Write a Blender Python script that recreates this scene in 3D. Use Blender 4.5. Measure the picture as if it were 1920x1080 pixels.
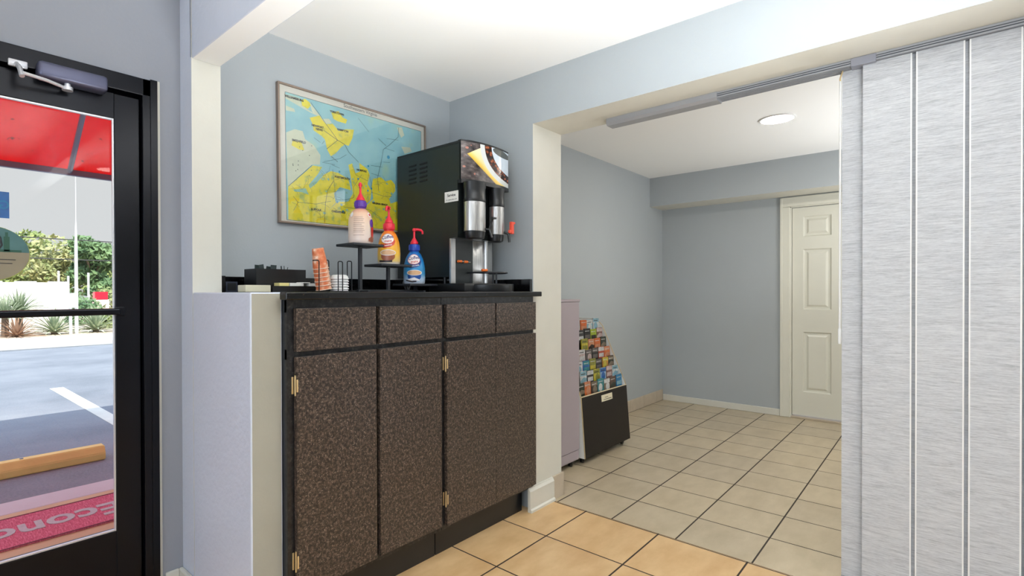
import bpy, bmesh, math, random
from mathutils import Vector, Matrix
random.seed(7)
for o in list(bpy.data.objects): bpy.data.objects.remove(o)
SC = bpy.context.scene
COL = SC.collection
PI = math.pi

# ------------------------------------------------------------------ camera
EYE = 1.22
cam_d = bpy.data.cameras.new('camera'); cam = bpy.data.objects.new('camera', cam_d); COL.objects.link(cam)
yaw, pitch, roll = 0.8095, -0.0063, -0.0029
fwd = Vector((math.sin(yaw)*math.cos(pitch), math.cos(yaw)*math.cos(pitch), math.sin(pitch)))
rt = Vector((math.cos(yaw), -math.sin(yaw), 0)); up = rt.cross(fwd)
r2 = rt*math.cos(roll) + up*math.sin(roll); u2 = -rt*math.sin(roll) + up*math.cos(roll)
M = Matrix(((r2.x, u2.x, -fwd.x, 0), (r2.y, u2.y, -fwd.y, 0), (r2.z, u2.z, -fwd.z, EYE), (0, 0, 0, 1)))
cam.matrix_world = M
cam_d.sensor_width = 36; cam_d.lens = 980.02*36/1920
cam_d.shift_x = (960-835.79)/1920; cam_d.shift_y = (554.04-540)/1920
cam_d.clip_start = 0.05; cam_d.clip_end = 300
SC.camera = cam

# ------------------------------------------------------------------ world, sun, exposure
w = bpy.data.worlds.new('sky'); SC.world = w; w.use_nodes = True
wn = w.node_tree; bg = wn.nodes['Background']
tc = wn.nodes.new('ShaderNodeTexCoord'); sp = wn.nodes.new('ShaderNodeSeparateXYZ'); cr = wn.nodes.new('ShaderNodeValToRGB')
wn.links.new(tc.outputs['Generated'], sp.inputs[0]); wn.links.new(sp.outputs['Z'], cr.inputs[0])
cr.color_ramp.elements[0].position = 0.22; cr.color_ramp.elements[0].color = (0.74, 0.75, 0.76, 1)
cr.color_ramp.elements[1].position = 0.55; cr.color_ramp.elements[1].color = (1.1, 1.4, 1.95, 1)
wn.links.new(cr.outputs[0], bg.inputs[0]); bg.inputs[1].default_value = 1.0
sun_d = bpy.data.lights.new('sun', 'SUN'); sun = bpy.data.objects.new('sun', sun_d); COL.objects.link(sun)
sun_d.energy = 5.6; sun_d.angle = math.radians(0.6); sun_d.color = (1, 0.96, 0.9)
sun.rotation_euler = Vector((0.12, 0.70, -1.0)).to_track_quat('-Z', 'Y').to_euler()
SC.view_settings.view_transform = 'Standard'; SC.view_settings.look = 'None'
SC.view_settings.gamma = 1; SC.view_settings.use_curve_mapping = False
SC.view_settings.exposure = 0.0

def area(name, loc, direction, sx, sy, power, color):
    d = bpy.data.lights.new(name, 'AREA'); o = bpy.data.objects.new(name, d); COL.objects.link(o)
    d.shape = 'RECTANGLE'; d.size = sx; d.size_y = sy; d.energy = power; d.color = color
    o.location = loc; o.rotation_euler = Vector(direction).to_track_quat('-Z', 'Z').to_euler()
    return o
# daylight entering by the foyer's large side window (behind and left of the camera)
area('window_daylight', (-1.93, -0.25, 1.35), (1, 0, 0), 1.7, 3.0, 52, (0.76, 0.87, 1.0))
# added unseen upward lamps: a stand-in for bounced flash, and one filling the passage
area('bounce_fill', (0.98, -0.50, 1.05), (0.05, 0.40, 1), 0.9, 0.9, 86, (0.92, 0.965, 1.0)).data.spread = math.radians(108)
area('passage_fill', (4.7, -1.0, 1.0), (0.0, 0.3, 1), 0.9, 0.9, 54, (0.95, 0.97, 1.0)).data.spread = math.radians(155)

# ------------------------------------------------------------------ helpers
def s2l(c):
    return tuple((v/12.92 if v <= 0.04045 else ((v+0.055)/1.055)**2.4) for v in c)
def rgb(r, g, b): return s2l((r/255, g/255, b/255))

class NT:
    def __init__(s, m): s.t = m.node_tree; s.n = s.t.nodes; s.l = s.t.links
    def node(s, typ, **kw):
        n = s.n.new(typ)
        for k, v in kw.items(): setattr(n, k, v)
        return n
    def put(s, sock, v):
        if isinstance(v, bpy.types.NodeSocket): s.l.new(v, sock)
        elif isinstance(v, tuple) and len(v) == 3 and sock.type == 'RGBA': sock.default_value = v+(1,)
        else: sock.default_value = v
    def m(s, op, a, b=0.0, c=0.0):
        n = s.n.new('ShaderNodeMath'); n.operation = op
        s.put(n.inputs[0], a); s.put(n.inputs[1], b)
        if len(n.inputs) > 2: s.put(n.inputs[2], c)
        return n.outputs[0]
    def mix(s, f, a, b, blend='MIX'):
        n = s.n.new('ShaderNodeMix'); n.data_type = 'RGBA'; n.blend_type = blend
        s.put(n.inputs['Factor'], f); s.put(n.inputs[6], a); s.put(n.inputs[7], b)
        return n.outputs[2]
    def coord(s, kind='Object'): return s.n.new('ShaderNodeTexCoord').outputs[kind]
    def mapping(s, vec, scale=(1, 1, 1), rot=(0, 0, 0), loc=(0, 0, 0)):
        n = s.n.new('ShaderNodeMapping'); s.put(n.inputs[0], vec)
        n.inputs['Scale'].default_value = scale; n.inputs['Rotation'].default_value = rot; n.inputs['Location'].default_value = loc
        return n.outputs[0]
    def noise(s, vec, scale, detail=3, rough=0.5):
        n = s.n.new('ShaderNodeTexNoise'); s.put(n.inputs['Vector'], vec)
        n.inputs['Scale'].default_value = scale; n.inputs['Detail'].default_value = detail; n.inputs['Roughness'].default_value = rough
        return n.outputs['Fac']
    def ramp(s, f, stops, interp='LINEAR'):
        n = s.n.new('ShaderNodeValToRGB'); s.put(n.inputs[0], f); e = n.color_ramp.elements; n.color_ramp.interpolation = interp
        while len(e) < len(stops): e.new(0.5)
        for i, (p, c) in enumerate(stops): e[i].position = p; e[i].color = tuple(c)+(1,)
        return n.outputs[0]
    def xyz(s, vec):
        n = s.n.new('ShaderNodeSeparateXYZ'); s.put(n.inputs[0], vec); return n.outputs
    def bump(s, h, strength, dist=0.01):
        n = s.n.new('ShaderNodeBump'); s.put(n.inputs['Height'], h); n.inputs['Strength'].default_value = strength; n.inputs['Distance'].default_value = dist
        return n.outputs[0]

def mat(name, base, rough=0.5, metal=0.0, spec=0.5, var=0.06, vscale=8.0, bump=0.0, bscale=60.0, custom=None, **kw):
    m = bpy.data.materials.new(name); m.use_nodes = True; nt = NT(m); b = nt.n['Principled BSDF']
    b.inputs['Roughness'].default_value = rough; b.inputs['Metallic'].default_value = metal
    b.inputs['Specular IOR Level'].default_value = spec
    for k, v in kw.items(): nt.put(b.inputs[k.replace('_', ' ')], v)
    c = nt.coord()
    if custom: custom(nt, b, c)
    else:
        lo = tuple(x*(1-var) for x in base); hi = tuple(min(1, x*(1+var)) for x in base)
        nt.put(b.inputs['Base Color'], nt.ramp(nt.noise(c, vscale, 4), [(0.3, lo), (0.7, hi)]))
        if bump: nt.put(b.inputs['Normal'], nt.bump(nt.noise(c, bscale, 3), bump, 0.004))
    return m

def new_obj(name, bm, mats, parent=None, smooth=None, loc=None):
    me = bpy.data.meshes.new(name)
    bmesh.ops.recalc_face_normals(bm, faces=bm.faces) if getattr(bm, 'fixn', True) is True else None
    bm.to_mesh(me); bm.free()
    if not isinstance(mats, (list, tuple)): mats = [mats]
    for m in mats: me.materials.append(m)
    o = bpy.data.objects.new(name, me); COL.objects.link(o)
    if smooth is not None:
        me.polygons.foreach_set('use_smooth', [True]*len(me.polygons))
        try: me.set_sharp_from_angle(angle=math.radians(smooth))
        except Exception: pass
    if parent: o.parent = parent
    if loc: o.location = loc
    return o
def thing(name, label, cat, loc=(0, 0, 0), rz=0.0, group=None):
    o = bpy.data.objects.new(name, None); COL.objects.link(o); o.empty_display_size = 0.05
    o.location = loc; o.rotation_euler = (0, 0, rz); o['label'] = label; o['category'] = cat
    if group: o['group'] = group
    return o
def tag(o, label, cat, group=None, kind=None):
    o['label'] = label; o['category'] = cat
    if group: o['group'] = group
    if kind: o['kind'] = kind
    return o
def struct(name, bm, m, parent=None, label=None, **kw):
    o = new_obj(name, bm, m, parent, **kw)
    if not parent: o['kind'] = 'structure'
    if label: o['label'] = label
    return o

def B(): return bmesh.new()
def box(bm, x0, x1, y0, y1, z0, z1, mi=0, bev=0.0, seg=2, mx=None):
    """axis-aligned box; mi is a material index or a function of the face normal"""
    vs = [bm.verts.new((x, y, z)) for x in (x0, x1) for y in (y0, y1) for z in (z0, z1)]
    idx = [(0, 1, 3, 2), (4, 6, 7, 5), (0, 4, 5, 1), (2, 3, 7, 6), (0, 2, 6, 4), (1, 5, 7, 3)]
    fs = [bm.faces.new([vs[i] for i in q]) for q in idx]
    nm = ['-x', '+x', '-y', '+y', '-z', '+z']
    for f, n in zip(fs, nm): f.material_index = mi(n) if callable(mi) else mi
    if bev:
        es = list({e for f in fs for e in f.edges})
        r = bmesh.ops.bevel(bm, geom=es, offset=bev, segments=seg, affect='EDGES', profile=0.5, clamp_overlap=True)
        vs = list({v for f in r['faces'] for v in f.verts} | {v for v in vs if v.is_valid})
    if mx:
        bmesh.ops.transform(bm, matrix=mx, verts=[v for v in vs if v.is_valid])
    return vs
def prism(bm, pts, axis, a, b, mi=0):
    """closed polygon pts (p,q) extruded along axis from a to b. axis x:(y,z) y:(x,z) z:(x,y)"""
    def P(p, t): return {'x': (t, p[0], p[1]), 'y': (p[0], t, p[1]), 'z': (p[0], p[1], t)}[axis]
    A = [bm.verts.new(P(p, a)) for p in pts]; Bv = [bm.verts.new(P(p, b)) for p in pts]; n = len(pts)
    fs = [bm.faces.new(A), bm.faces.new(Bv[::-1])]
    for i in range(n): fs.append(bm.faces.new((A[i], Bv[i], Bv[(i+1) % n], A[(i+1) % n])))
    for f in fs: f.material_index = mi
    return A+Bv
def lathe(bm, prof, c=(0, 0, 0), n=32, mi=0, sx=1.0, sy=1.0, cap=True):
    rings = []
    for r, z in prof:
        if r < 1e-6: rings.append([bm.verts.new((c[0], c[1], c[2]+z))])
        else: rings.append([bm.verts.new((c[0]+sx*r*math.cos(2*PI*i/n), c[1]+sy*r*math.sin(2*PI*i/n), c[2]+z)) for i in range(n)])
    out = []
    for k in range(len(rings)-1):
        a, b = rings[k], rings[k+1]
        for i in range(n):
            j = (i+1) % n
            if len(a) == 1 and len(b) == 1: continue
            if len(a) == 1: f = bm.faces.new((a[0], b[j], b[i]))
            elif len(b) == 1: f = bm.faces.new((a[i], a[j], b[0]))
            else: f = bm.faces.new((a[i], a[j], b[j], b[i]))
            f.material_index = mi; out.append(f)
    if cap:
        for R in (rings[0], rings[-1]):
            if len(R) > 1:
                f = bm.faces.new(R); f.material_index = mi
    return [v for R in rings for v in R]
def tube(bm, pts, r, n=8, mi=0, closed=False):
    pts = [Vector(p) for p in pts]; rings = []; N = len(pts); prev = None
    for i, p in enumerate(pts):
        if closed: t = pts[(i+1) % N]-pts[i-1]
        else: t = (pts[min(i+1, N-1)]-pts[max(i-1, 0)])
        t.normalize()
        if prev is None:
            a = Vector((0, 0, 1)) if abs(t.z) < 0.9 else Vector((1, 0, 0)); u = t.cross(a).normalized()
        else:
            u = (prev - t*prev.dot(t))
            u = u.normalized() if u.length > 1e-6 else t.orthogonal().normalized()
        prev = u; v = t.cross(u); rr = r[i] if isinstance(r, (list, tuple)) else r
        rings.append([bm.verts.new(p+u*rr*math.cos(2*PI*k/n)+v*rr*math.sin(2*PI*k/n)) for k in range(n)])
    for i in range(N if closed else N-1):
        a, b = rings[i], rings[(i+1) % N]
        for k in range(n):
            f = bm.faces.new((a[k], a[(k+1) % n], b[(k+1) % n], b[k])); f.material_index = mi
    if not closed:
        for R in (rings[0], rings[-1]):
            f = bm.faces.new(R); f.material_index = mi
    return [v for R in rings for v in R]
def arc_pts(c, r, a0, a1, n, plane='xz'):
    o = []
    for i in range(n+1):
        a = a0+(a1-a0)*i/n; p, q = r*math.cos(a), r*math.sin(a)
        o.append({'xz': (c[0]+p, c[1], c[2]+q), 'yz': (c[0], c[1]+p, c[2]+q), 'xy': (c[0]+p, c[1]+q, c[2])}[plane])
    return o
def text_bm(txt, size, depth=0.0004, align='CENTER', bold=0.0):
    cu = bpy.data.curves.new('t', 'FONT'); cu.body = txt; cu.size = size; cu.extrude = depth; cu.align_x = align; cu.align_y = 'CENTER'
    cu.offset = bold; cu.resolution_u = 3
    o = bpy.data.objects.new('t', cu); COL.objects.link(o)
    dg = bpy.context.evaluated_depsgraph_get(); me = bpy.data.meshes.new_from_object(o.evaluated_get(dg))
    bm = bmesh.new(); bm.from_mesh(me); bpy.data.objects.remove(o); bpy.data.curves.remove(cu); bpy.data.meshes.remove(me)
    return bm
def add_bm(dst, src, mx=None, mi=None, fn=None):
    mp = {}
    for v in src.verts:
        co = mx @ v.co if mx else v.co.copy()
        if fn: co = Vector(fn(co))
        mp[v] = dst.verts.new(co)
    for f in src.faces:
        try:
            g = dst.faces.new([mp[v] for v in f.verts]); g.material_index = f.material_index if mi is None else mi
        except ValueError: pass
    src.free()
STAND = Matrix.Rotation(PI/2, 4, 'X')     # text lying in xy -> standing, readable from -Y
SIDE = Matrix.Rotation(-PI/2, 4, 'Z') @ STAND   # readable from -X
# ------------------------------------------------------------------ materials
WALL = mat('wall_paint', rgb(166, 172, 175), 0.62, var=0.02, vscale=1.5, bump=0.12, bscale=90)
WALLD = mat('wall_paint_shaded', rgb(142, 145, 152), 0.6, var=0.02, vscale=1.5, bump=0.2, bscale=70)  # darker copy of the wall paint, shade on the door wall put into its colour
TRIM = mat('warm_white_paint', rgb(206, 204, 193), 0.5, var=0.02, bump=0.1, bscale=80)
CEIL = mat('ceiling_paint', rgb(238, 238, 236), 0.8, var=0.01, vscale=1.0, bump=0.08, bscale=120)
ROUGHW = mat('rough_white_paint', rgb(202, 208, 221), 0.42, var=0.03, vscale=3, bump=0.55, bscale=38)
DOORW = mat('door_enamel', rgb(214, 213, 200), 0.35, var=0.01)
BASETILE = mat('tan_base_tile', rgb(186, 172, 152), 0.4, var=0.06, vscale=14)
BLACKAL = mat('black_aluminium', rgb(17, 18, 24), 0.28, metal=0.55, var=0.2, vscale=5)
STEELG = mat('satin_grey_metal', rgb(120, 122, 138), 0.35, metal=0.7, var=0.05)
ALU = mat('bright_aluminium', rgb(215, 216, 220), 0.3, metal=0.6, var=0.03)
TRACKM = mat('grey_track_aluminium', rgb(160, 162, 166), 0.4, metal=0.25, var=0.03)
TRACKD = mat('track_groove', rgb(62, 66, 72), 0.5, metal=0.2, var=0.05)
BRASS = mat('brass', rgb(226, 200, 150), 0.38, metal=0.7, var=0.1)
BLACKP = mat('black_plastic', rgb(20, 21, 23), 0.35, var=0.15)
BLACKM = mat('black_powdercoat', rgb(44, 47, 52), 0.45, metal=0.2, var=0.1)
WIRE = mat('black_wire', rgb(15, 16, 20), 0.35, metal=0.3, var=0.1)
DARKBODY = mat('black_enamelled_steel', rgb(30, 35, 35), 0.32, metal=0.1, var=0.06, vscale=3)
DARKSLOT = mat('slot_shadow_black', rgb(8, 8, 10), 0.7)
def brushed(nt, b, c):
    n = nt.noise(nt.mapping(c, (220, 220, 3)), 3, 2)
    nt.put(b.inputs['Base Color'], nt.ramp(n, [(0.3, rgb(168, 168, 168)), (0.7, rgb(212, 211, 208))]))
STEEL = mat('brushed_steel', None, 0.3, metal=0.85, custom=brushed)
WHITEP = mat('white_plastic', rgb(232, 232, 230), 0.4, var=0.02)
REDP = mat('red_plastic', rgb(226, 32, 58), 0.3, var=0.05)
REDO = mat('orange_red_plastic', rgb(222, 72, 44), 0.35, var=0.05)
ORANGE = mat('orange_plastic', rgb(226, 110, 40), 0.4, var=0.08)
PURPLEP = mat('purple_plastic', rgb(88, 42, 150), 0.3, var=0.05)
BLUEP = mat('blue_plastic', rgb(24, 66, 168), 0.3, var=0.05)
MAUVE = mat('mauve_enamel', rgb(160, 149, 154), 0.4, var=0.03, vscale=2)
PAPERW = mat('white_paper', rgb(230, 229, 224), 0.7, var=0.03)
PAPERY = mat('pale_yellow_paper', rgb(222, 208, 140), 0.7, var=0.06)
CREAMB = mat('cream_card', rgb(206, 202, 178), 0.7, var=0.04)
CREAML = mat('cream_laminate', rgb(214, 205, 178), 0.5, var=0.04)
RACKB = mat('dark_brown_laminate', rgb(26, 21, 19), 0.45, spec=0.25, var=0.12)
RUBBER = mat('black_rubber', rgb(14, 14, 15), 0.7)
def laminate(nt, b, c):
    n1 = nt.noise(c, 88, 4, 0.62); n2 = nt.noise(c, 170, 2, 0.6)
    v = nt.node('ShaderNodeTexVoronoi'); nt.put(v.inputs['Vector'], nt.mapping(c, (1, 1, 0.6))); v.inputs['Scale'].default_value = 110
    col = nt.ramp(n1, [(0.36, rgb(30, 25, 23)), (0.5, rgb(57, 47, 41)), (0.64, rgb(98, 83, 71))])
    fl = nt.m('MULTIPLY', nt.m('GREATER_THAN', n2, 0.58), nt.m('LESS_THAN', v.outputs['Distance'], 0.5))
    nt.put(b.inputs['Base Color'], nt.mix(nt.m('MULTIPLY', fl, 0.6), col, rgb(150, 134, 120)))
LAM = mat('speckled_brown_laminate', None, 0.3, spec=0.45, custom=laminate)
def laminate_d(nt, b, c):
    n1 = nt.noise(c, 60, 4, 0.65)
    nt.put(b.inputs['Base Color'], nt.ramp(n1, [(0.4, rgb(16, 16, 18)), (0.6, rgb(40, 39, 40)), (0.72, rgb(70, 66, 62))]))
LAMD = mat('dark_speckled_frame_laminate', None, 0.3, custom=laminate_d)
def granite(nt, b, c):
    n1 = nt.noise(c, 95, 4, 0.7)
    nt.put(b.inputs['Base Color'], nt.ramp(n1, [(0.5, rgb(8, 8, 10)), (0.64, rgb(22, 20, 20)), (0.76, rgb(96, 80, 66))]))
GRAN = mat('black_granite', None, 0.14, custom=granite)
def tilefloor(ox, oy, px, py, c1, c2, grout, gw):
    def f(nt, b, c):
        X, Y, Z = nt.xyz(c)
        tx = nt.m('DIVIDE', nt.m('SUBTRACT', X, ox), px); ty = nt.m('DIVIDE', nt.m('SUBTRACT', Y, oy), py)
        fx = nt.m('FRACT', tx); fy = nt.m('FRACT', ty)
        dx = nt.m('MULTIPLY', nt.m('MINIMUM', fx, nt.m('SUBTRACT', 1.0, fx)), px)
        dy = nt.m('MULTIPLY', nt.m('MINIMUM', fy, nt.m('SUBTRACT', 1.0, fy)), py)
        d = nt.m('MINIMUM', dx, dy)
        g = nt.m('LESS_THAN', d, gw)
        cb = nt.node('ShaderNodeCombineXYZ'); nt.put(cb.inputs[0], nt.m('FLOOR', tx)); nt.put(cb.inputs[1], nt.m('FLOOR', ty))
        wnn = nt.node('ShaderNodeTexWhiteNoise'); nt.put(wnn.inputs['Vector'], cb.outputs[0])
        mott = nt.noise(nt.mapping(c, (1.0, 2.2, 1), loc=(3, 1, 0)), 4.5, 5, 0.6)
        base = nt.ramp(mott, [(0.3, c1), (0.7, c2)])
        tint = nt.ramp(wnn.outputs['Value'], [(0, (0.9, 0.9, 0.91)), (1, (1.0, 0.99, 0.97))])
        base = nt.mix(1.0, base, tint, 'MULTIPLY')
        nt.put(b.inputs['Base Color'], nt.mix(g, base, grout))
        nt.put(b.inputs['Roughness'], nt.m('ADD', 0.3, nt.m('MULTIPLY', g, 0.5)))
        sm = nt.m('MINIMUM', nt.m('DIVIDE', d, gw*2.2), 1.0)
        nt.put(b.inputs['Normal'], nt.bump(sm, 0.5, 0.003))
    return f
FL_O = mat('orange_tan_floor_tile', None, 0.3, custom=tilefloor(2.230, 1.437, 0.400, 0.3997, rgb(196, 158, 110), rgb(218, 184, 136), rgb(44, 30, 20), 0.0038))
FL_G = mat('grey_beige_floor_tile', None, 0.3, custom=tilefloor(2.6365, 1.623, 0.334, 0.334, rgb(172, 157, 130), rgb(192, 177, 150), rgb(44, 34, 26), 0.0036))
def fabric(nt, b, c):
    n = nt.noise(nt.mapping(c, (20, 20, 420)), 1.0, 2, 0.5); n2 = nt.noise(nt.mapping(c, (90, 90, 700)), 1.0, 2, 0.5)
    n3 = nt.noise(nt.mapping(c, (3, 3, 40)), 1.0, 2)
    s = nt.m('ADD', nt.m('MULTIPLY', n, 0.55), nt.m('ADD', nt.m('MULTIPLY', n2, 0.3), nt.m('MULTIPLY', n3, 0.15)))
    nt.put(b.inputs['Base Color'], nt.ramp(s, [(0.32, rgb(158, 160, 163)), (0.5, rgb(190, 192, 195)), (0.66, rgb(208, 210, 211))]))
    nt.put(b.inputs['Normal'], nt.bump(s, 0.35, 0.002))
FABRIC = mat('woven_white_blind_fabric', None, 0.85, custom=fabric)
FABHEM = mat('white_hem_tape', rgb(240, 240, 238), 0.7, var=0.02)
def emis(name, col, st):
    m = bpy.data.materials.new(name); m.use_nodes = True; nt = NT(m); b = nt.n['Principled BSDF']
    b.inputs['Base Color'].default_value = tuple(col)+(1,); b.inputs['Emission Color'].default_value = tuple(col)+(1,); b.inputs['Emission Strength'].default_value = st
    return m
LED = emis('lit_led_diffuser', (1.0, 0.93, 0.82), 150)
LED_N = emis('lit_led_diffuser_foyer', (1.0, 0.95, 0.88), 10)
def glassmat(name, tint, fac):
    m = bpy.data.materials.new(name); m.use_nodes = True; nt = NT(m); nt.n.remove(nt.n['Principled BSDF'])
    t = nt.node('ShaderNodeBsdfTransparent'); g = nt.node('ShaderNodeBsdfGlossy'); g.inputs['Roughness'].default_value = 0.02
    t.inputs[0].default_value = tint+(1,)
    mx = nt.node('ShaderNodeMixShader'); nt.put(mx.inputs[0], fac); nt.l.new(t.outputs[0], mx.inputs[1]); nt.l.new(g.outputs[0], mx.inputs[2])
    nt.l.new(mx.outputs[0], nt.n['Material Output'].inputs[0]); return m
GLASS = glassmat('clear_door_glass', (0.97, 0.98, 0.98), 0.018)
CLEARP = glassmat('clear_acrylic', (0.95, 0.96, 0.96), 0.07)

CLOSER = mat('dark_blue_grey_metal', rgb(98, 100, 122), 0.35, metal=0.6, var=0.05)
# ------------------------------------------------------------------ the room (metres; floor z = 0)
YW = 2.302; YO = 2.46; ZC = 2.4417; ZS = 2.160
XL, YR, XB = -2.0, -2.6, 5.951
X1A, X1B, X2, X3 = 0.818, 0.935, 2.455, 2.750
bm = B(); box(bm, XL, 2.6365, YR, YW, -0.06, 0.0); struct('floor', bm, FL_O, label='orange tan ceramic tile floor')
bm = B(); box(bm, 2.6365, 6.2, YR, YW, -0.06, 0.0); struct('floor', bm, FL_G, label='grey beige ceramic tile floor')
bm = B(); box(bm, XL, 6.2, YR, YW+0.1, ZC, ZC+0.12); struct('ceiling', bm, CEIL)
# street wall with the entrance opening
DX0, DX1, DZ = -0.29, 0.722, 2.067
bm = B()
mi = lambda n: 0
box(bm, XL-0.12, DX0, YW, YO, -0.1, 3.5); box(bm, DX0, DX1, YW, YO, DZ, 3.5)
box(bm, DX1, X1A+0.06, YW, YO, -0.1, 3.5)
struct('wall_street', bm, WALLD)
bm = B(); box(bm, X1A+0.06, 6.3, YW, YO, -0.1, 3.5); struct('wall_back', bm, WALL)
bm = B()
box(bm, XL-0.12, XL, YR, -1.8, 0, ZC); box(bm, XL-0.12, XL, 1.3, YW, 0, ZC)
box(bm, XL-0.12, XL, -1.8, 1.3, 0, 0.45); box(bm, XL-0.12, XL, -1.8, 1.3, 2.25, ZC)
struct('wall_side', bm, WALL)
bm = B()
for y in (-1.8, -0.28, 1.26): box(bm, XL-0.10, XL-0.03, y, y+0.04, 0.45, 2.25)
for z in (0.45, 2.21): box(bm, XL-0.10, XL-0.03, -1.8, 1.3, z, z+0.04)
struct('window_1', bm, BLACKAL)
bm = B(); box(bm, XL-0.12, 6.3, YR-0.12, YR, 0, ZC+0.12); struct('wall_rear', bm, WALL)
bm = B(); box(bm, 5.96, 6.08, 1.157, YW, 0, ZC); box(bm, 5.96, 6.08, YR, 0.09, 0, ZC); box(bm, 5.96, 6.08, 0.09, 1.157, 2.12, ZC)
struct('wall_right', bm, WALL)
# wall between coffee nook and passage, its end face painted warm white
bm = B(); box(bm, X2, X3, 1.664, YW, 0, ZC, mi=lambda n: 1 if n == '-y' else 0)
struct('wall_nook', bm, [WALL, TRIM])
# header over the opening with the sliding panels
bm = B(); box(bm, X2, X3, YR, 1.664, ZS, ZC, mi=lambda n: 1 if n == '-z' else 0)
struct('trim_1', bm, [WALL, TRIM], label='wide painted header beam over the opening')
# half wall, full height stub and beam
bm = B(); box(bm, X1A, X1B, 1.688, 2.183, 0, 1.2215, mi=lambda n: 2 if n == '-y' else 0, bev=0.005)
box(bm, X1A, X1B, 2.183, YW, 0, ZC, mi=lambda n: 1 if n == '-y' else 0)
struct('wall_half', bm, [ROUGHW, TRIM, mat('shaded_end_paint', rgb(160, 157, 144), 0.5, var=0.03, bump=0.1, bscale=80)])  # end face toned down to taupe, painting in the shade there
bm = B(); box(bm, X1A+0.001, X1B-0.001, YR, 2.183, ZS, ZC, mi=lambda n: 1 if n == '-z' else 0, bev=0.004)
struct('trim_2', bm, [ROUGHW, CEIL], label='white beam above the half wall')
# dropped box along the passage's far wall
bm = B(); box(bm, 5.617, 5.959, YR, YW, 2.136, ZC, mi=lambda n: 1 if n == '-z' else 0)
struct('trim_3', bm, [WALL, TRIM], label='dropped ceiling box with pale underside')
# baseboards
def base_profile(t, h, y0): return [(y0, 0.0), (y0-t-0.008, 0.0), (y0-t-0.008, 0.012), (y0-t, 0.02), (y0-t, h-0.02), (y0-t*0.5, h-0.006), (y0-t*0.4, h), (y0, h)]
bm = B(); prism(bm, [(p, q) for p, q in base_profile(0.017, 0.135, 1.664)], 'x', 2.400, 2.646)
struct('baseboard_jamb', bm, TRIM)
bm = B(); box(bm, 2.646, 2.756, 1.652, 1.6635, 0, 0.138, bev=0.002); box(bm, 2.7505, 2.762, 1.652, 1.85, 0, 0.138, bev=0.002); struct('baseboard_passage', bm, BASETILE)
bm = B()
x = 2.765
while x < 5.90:
    x1 = min(x+0.332, 5.949); box(bm, x+0.0015, x1-0.0015, 2.290, YW, 0, 0.12, bev=0.002); x += 0.334
struct('baseboard_back', bm, BASETILE)
bm = B(); box(bm, 5.946, 5.96, 1.158, 2.29, 0, 0.066, bev=0.004); struct('baseboard_right', bm, TRIM)
bm = B(); box(bm, 0.800, X1A, 1.70, YW, 0, 0.078, bev=0.006); struct('baseboard_half', bm, TRIM)
bm = B(); box(bm, 0.748, 0.80, YW-0.012, YW, 0, 0.078, bev=0.004); struct('baseboard_street', bm, TRIM)
# ---- white six-panel door in the far wall
def panel_door():
    bm = B()
    for y0, y1 in ((1.077, 1.157), (0.085, 0.165)):
        box(bm, 5.944, 5.972, y0, y1, 0, 2.0335, bev=0.005)
        box(bm, 5.938, 5.9435, y1-0.022 if y0 > 1 else y0, y1 if y0 > 1 else y0+0.022, 0, 2.12, bev=0.002)
    box(bm, 5.944, 5.972, 0.085, 1.157, 2.034, 2.126, bev=0.005)
    box(bm, 5.955, 6.06, 1.066, 1.078, 0, 2.034); box(bm, 5.955, 6.06, 0.164, 0.176, 0, 2.034); box(bm, 5.955, 6.06, 0.164, 1.078, 2.026, 2.04)
    fr = struct('door_1', bm, DOORW, label='white enamel six panel interior door and casing')
    # slab: stiles and rails around recessed raised panels
    bm = B(); y0, y1 = 0.178, 1.064; xf = 5.985; xb = 6.022
    cols = [(0.975, 0.755), (0.487, 0.267)]; rows = [(0.255, 0.83), (1.045, 1.622), (1.742, 1.935)]
    ys = [y0, 0.267, 0.487, 0.755, 0.975, y1]; zs = [0.028, 0.255, 0.83, 1.045, 1.622, 1.742, 1.935, 2.022]
    for i in range(5):
        for j in range(7):
            hole = i in (1, 3) and j in (1, 3, 5)
            if hole:
                a, b_, c_, d_ = ys[i], ys[i+1], zs[j], zs[j+1]
                R = lambda t, x: [bm.verts.new((x, yy, zz)) for yy, zz in ((a+t, c_+t), (b_-t, c_+t), (b_-t, d_-t), (a+t, d_-t))]
                rr = [R(0, xf), R(0.010, xf+0.012), R(0.026, xf+0.012), R(0.044, xf+0.003)]
                for p, q in zip(rr, rr[1:]):
                    for k in range(4): bm.faces.new((p[k], p[(k+1) % 4], q[(k+1) % 4], q[k]))
                bm.faces.new(rr[-1])
            else:
                bm.faces.new([bm.verts.new((xf, yy, zz)) for yy, zz in ((ys[i], zs[j]), (ys[i+1], zs[j]), (ys[i+1], zs[j+1]), (ys[i], zs[j+1]))])
    bmesh.ops.remove_doubles(bm, verts=bm.verts, dist=1e-5)
    box(bm, xf+0.014, xb, y0, y1, 0.028, 2.022)
    for z0, z1, yy0, yy1 in ((0.028, 2.022, y0, y0+0.001), (0.028, 2.022, y1-0.001, y1)): box(bm, xf, xf+0.014, yy0, yy1, z0, z1)
    o = struct('door_slab', bm, DOORW, parent=fr)
    bm = B(); mx = Matrix.Translation((xf, 0.235, 0.93)) @ Matrix.Rotation(-PI/2, 4, 'Y')
    add_bm(bm, (lambda b: (lathe(b, [(0.026, 0), (0.026, 0.006), (0.011, 0.01), (0.011, 0.035), (0.026, 0.045), (0.03, 0.058), (0.022, 0.07), (0, 0.072)], n=20), b)[1])(B()), mx)
    struct('door_handle', bm, BRASS, parent=fr, smooth=40)
    bm = B(); box(bm, 5.95, 6.05, 0.17, 1.07, 0, 0.018, bev=0.003); struct('door_threshold', bm, BASETILE, parent=fr)
panel_door()
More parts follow.
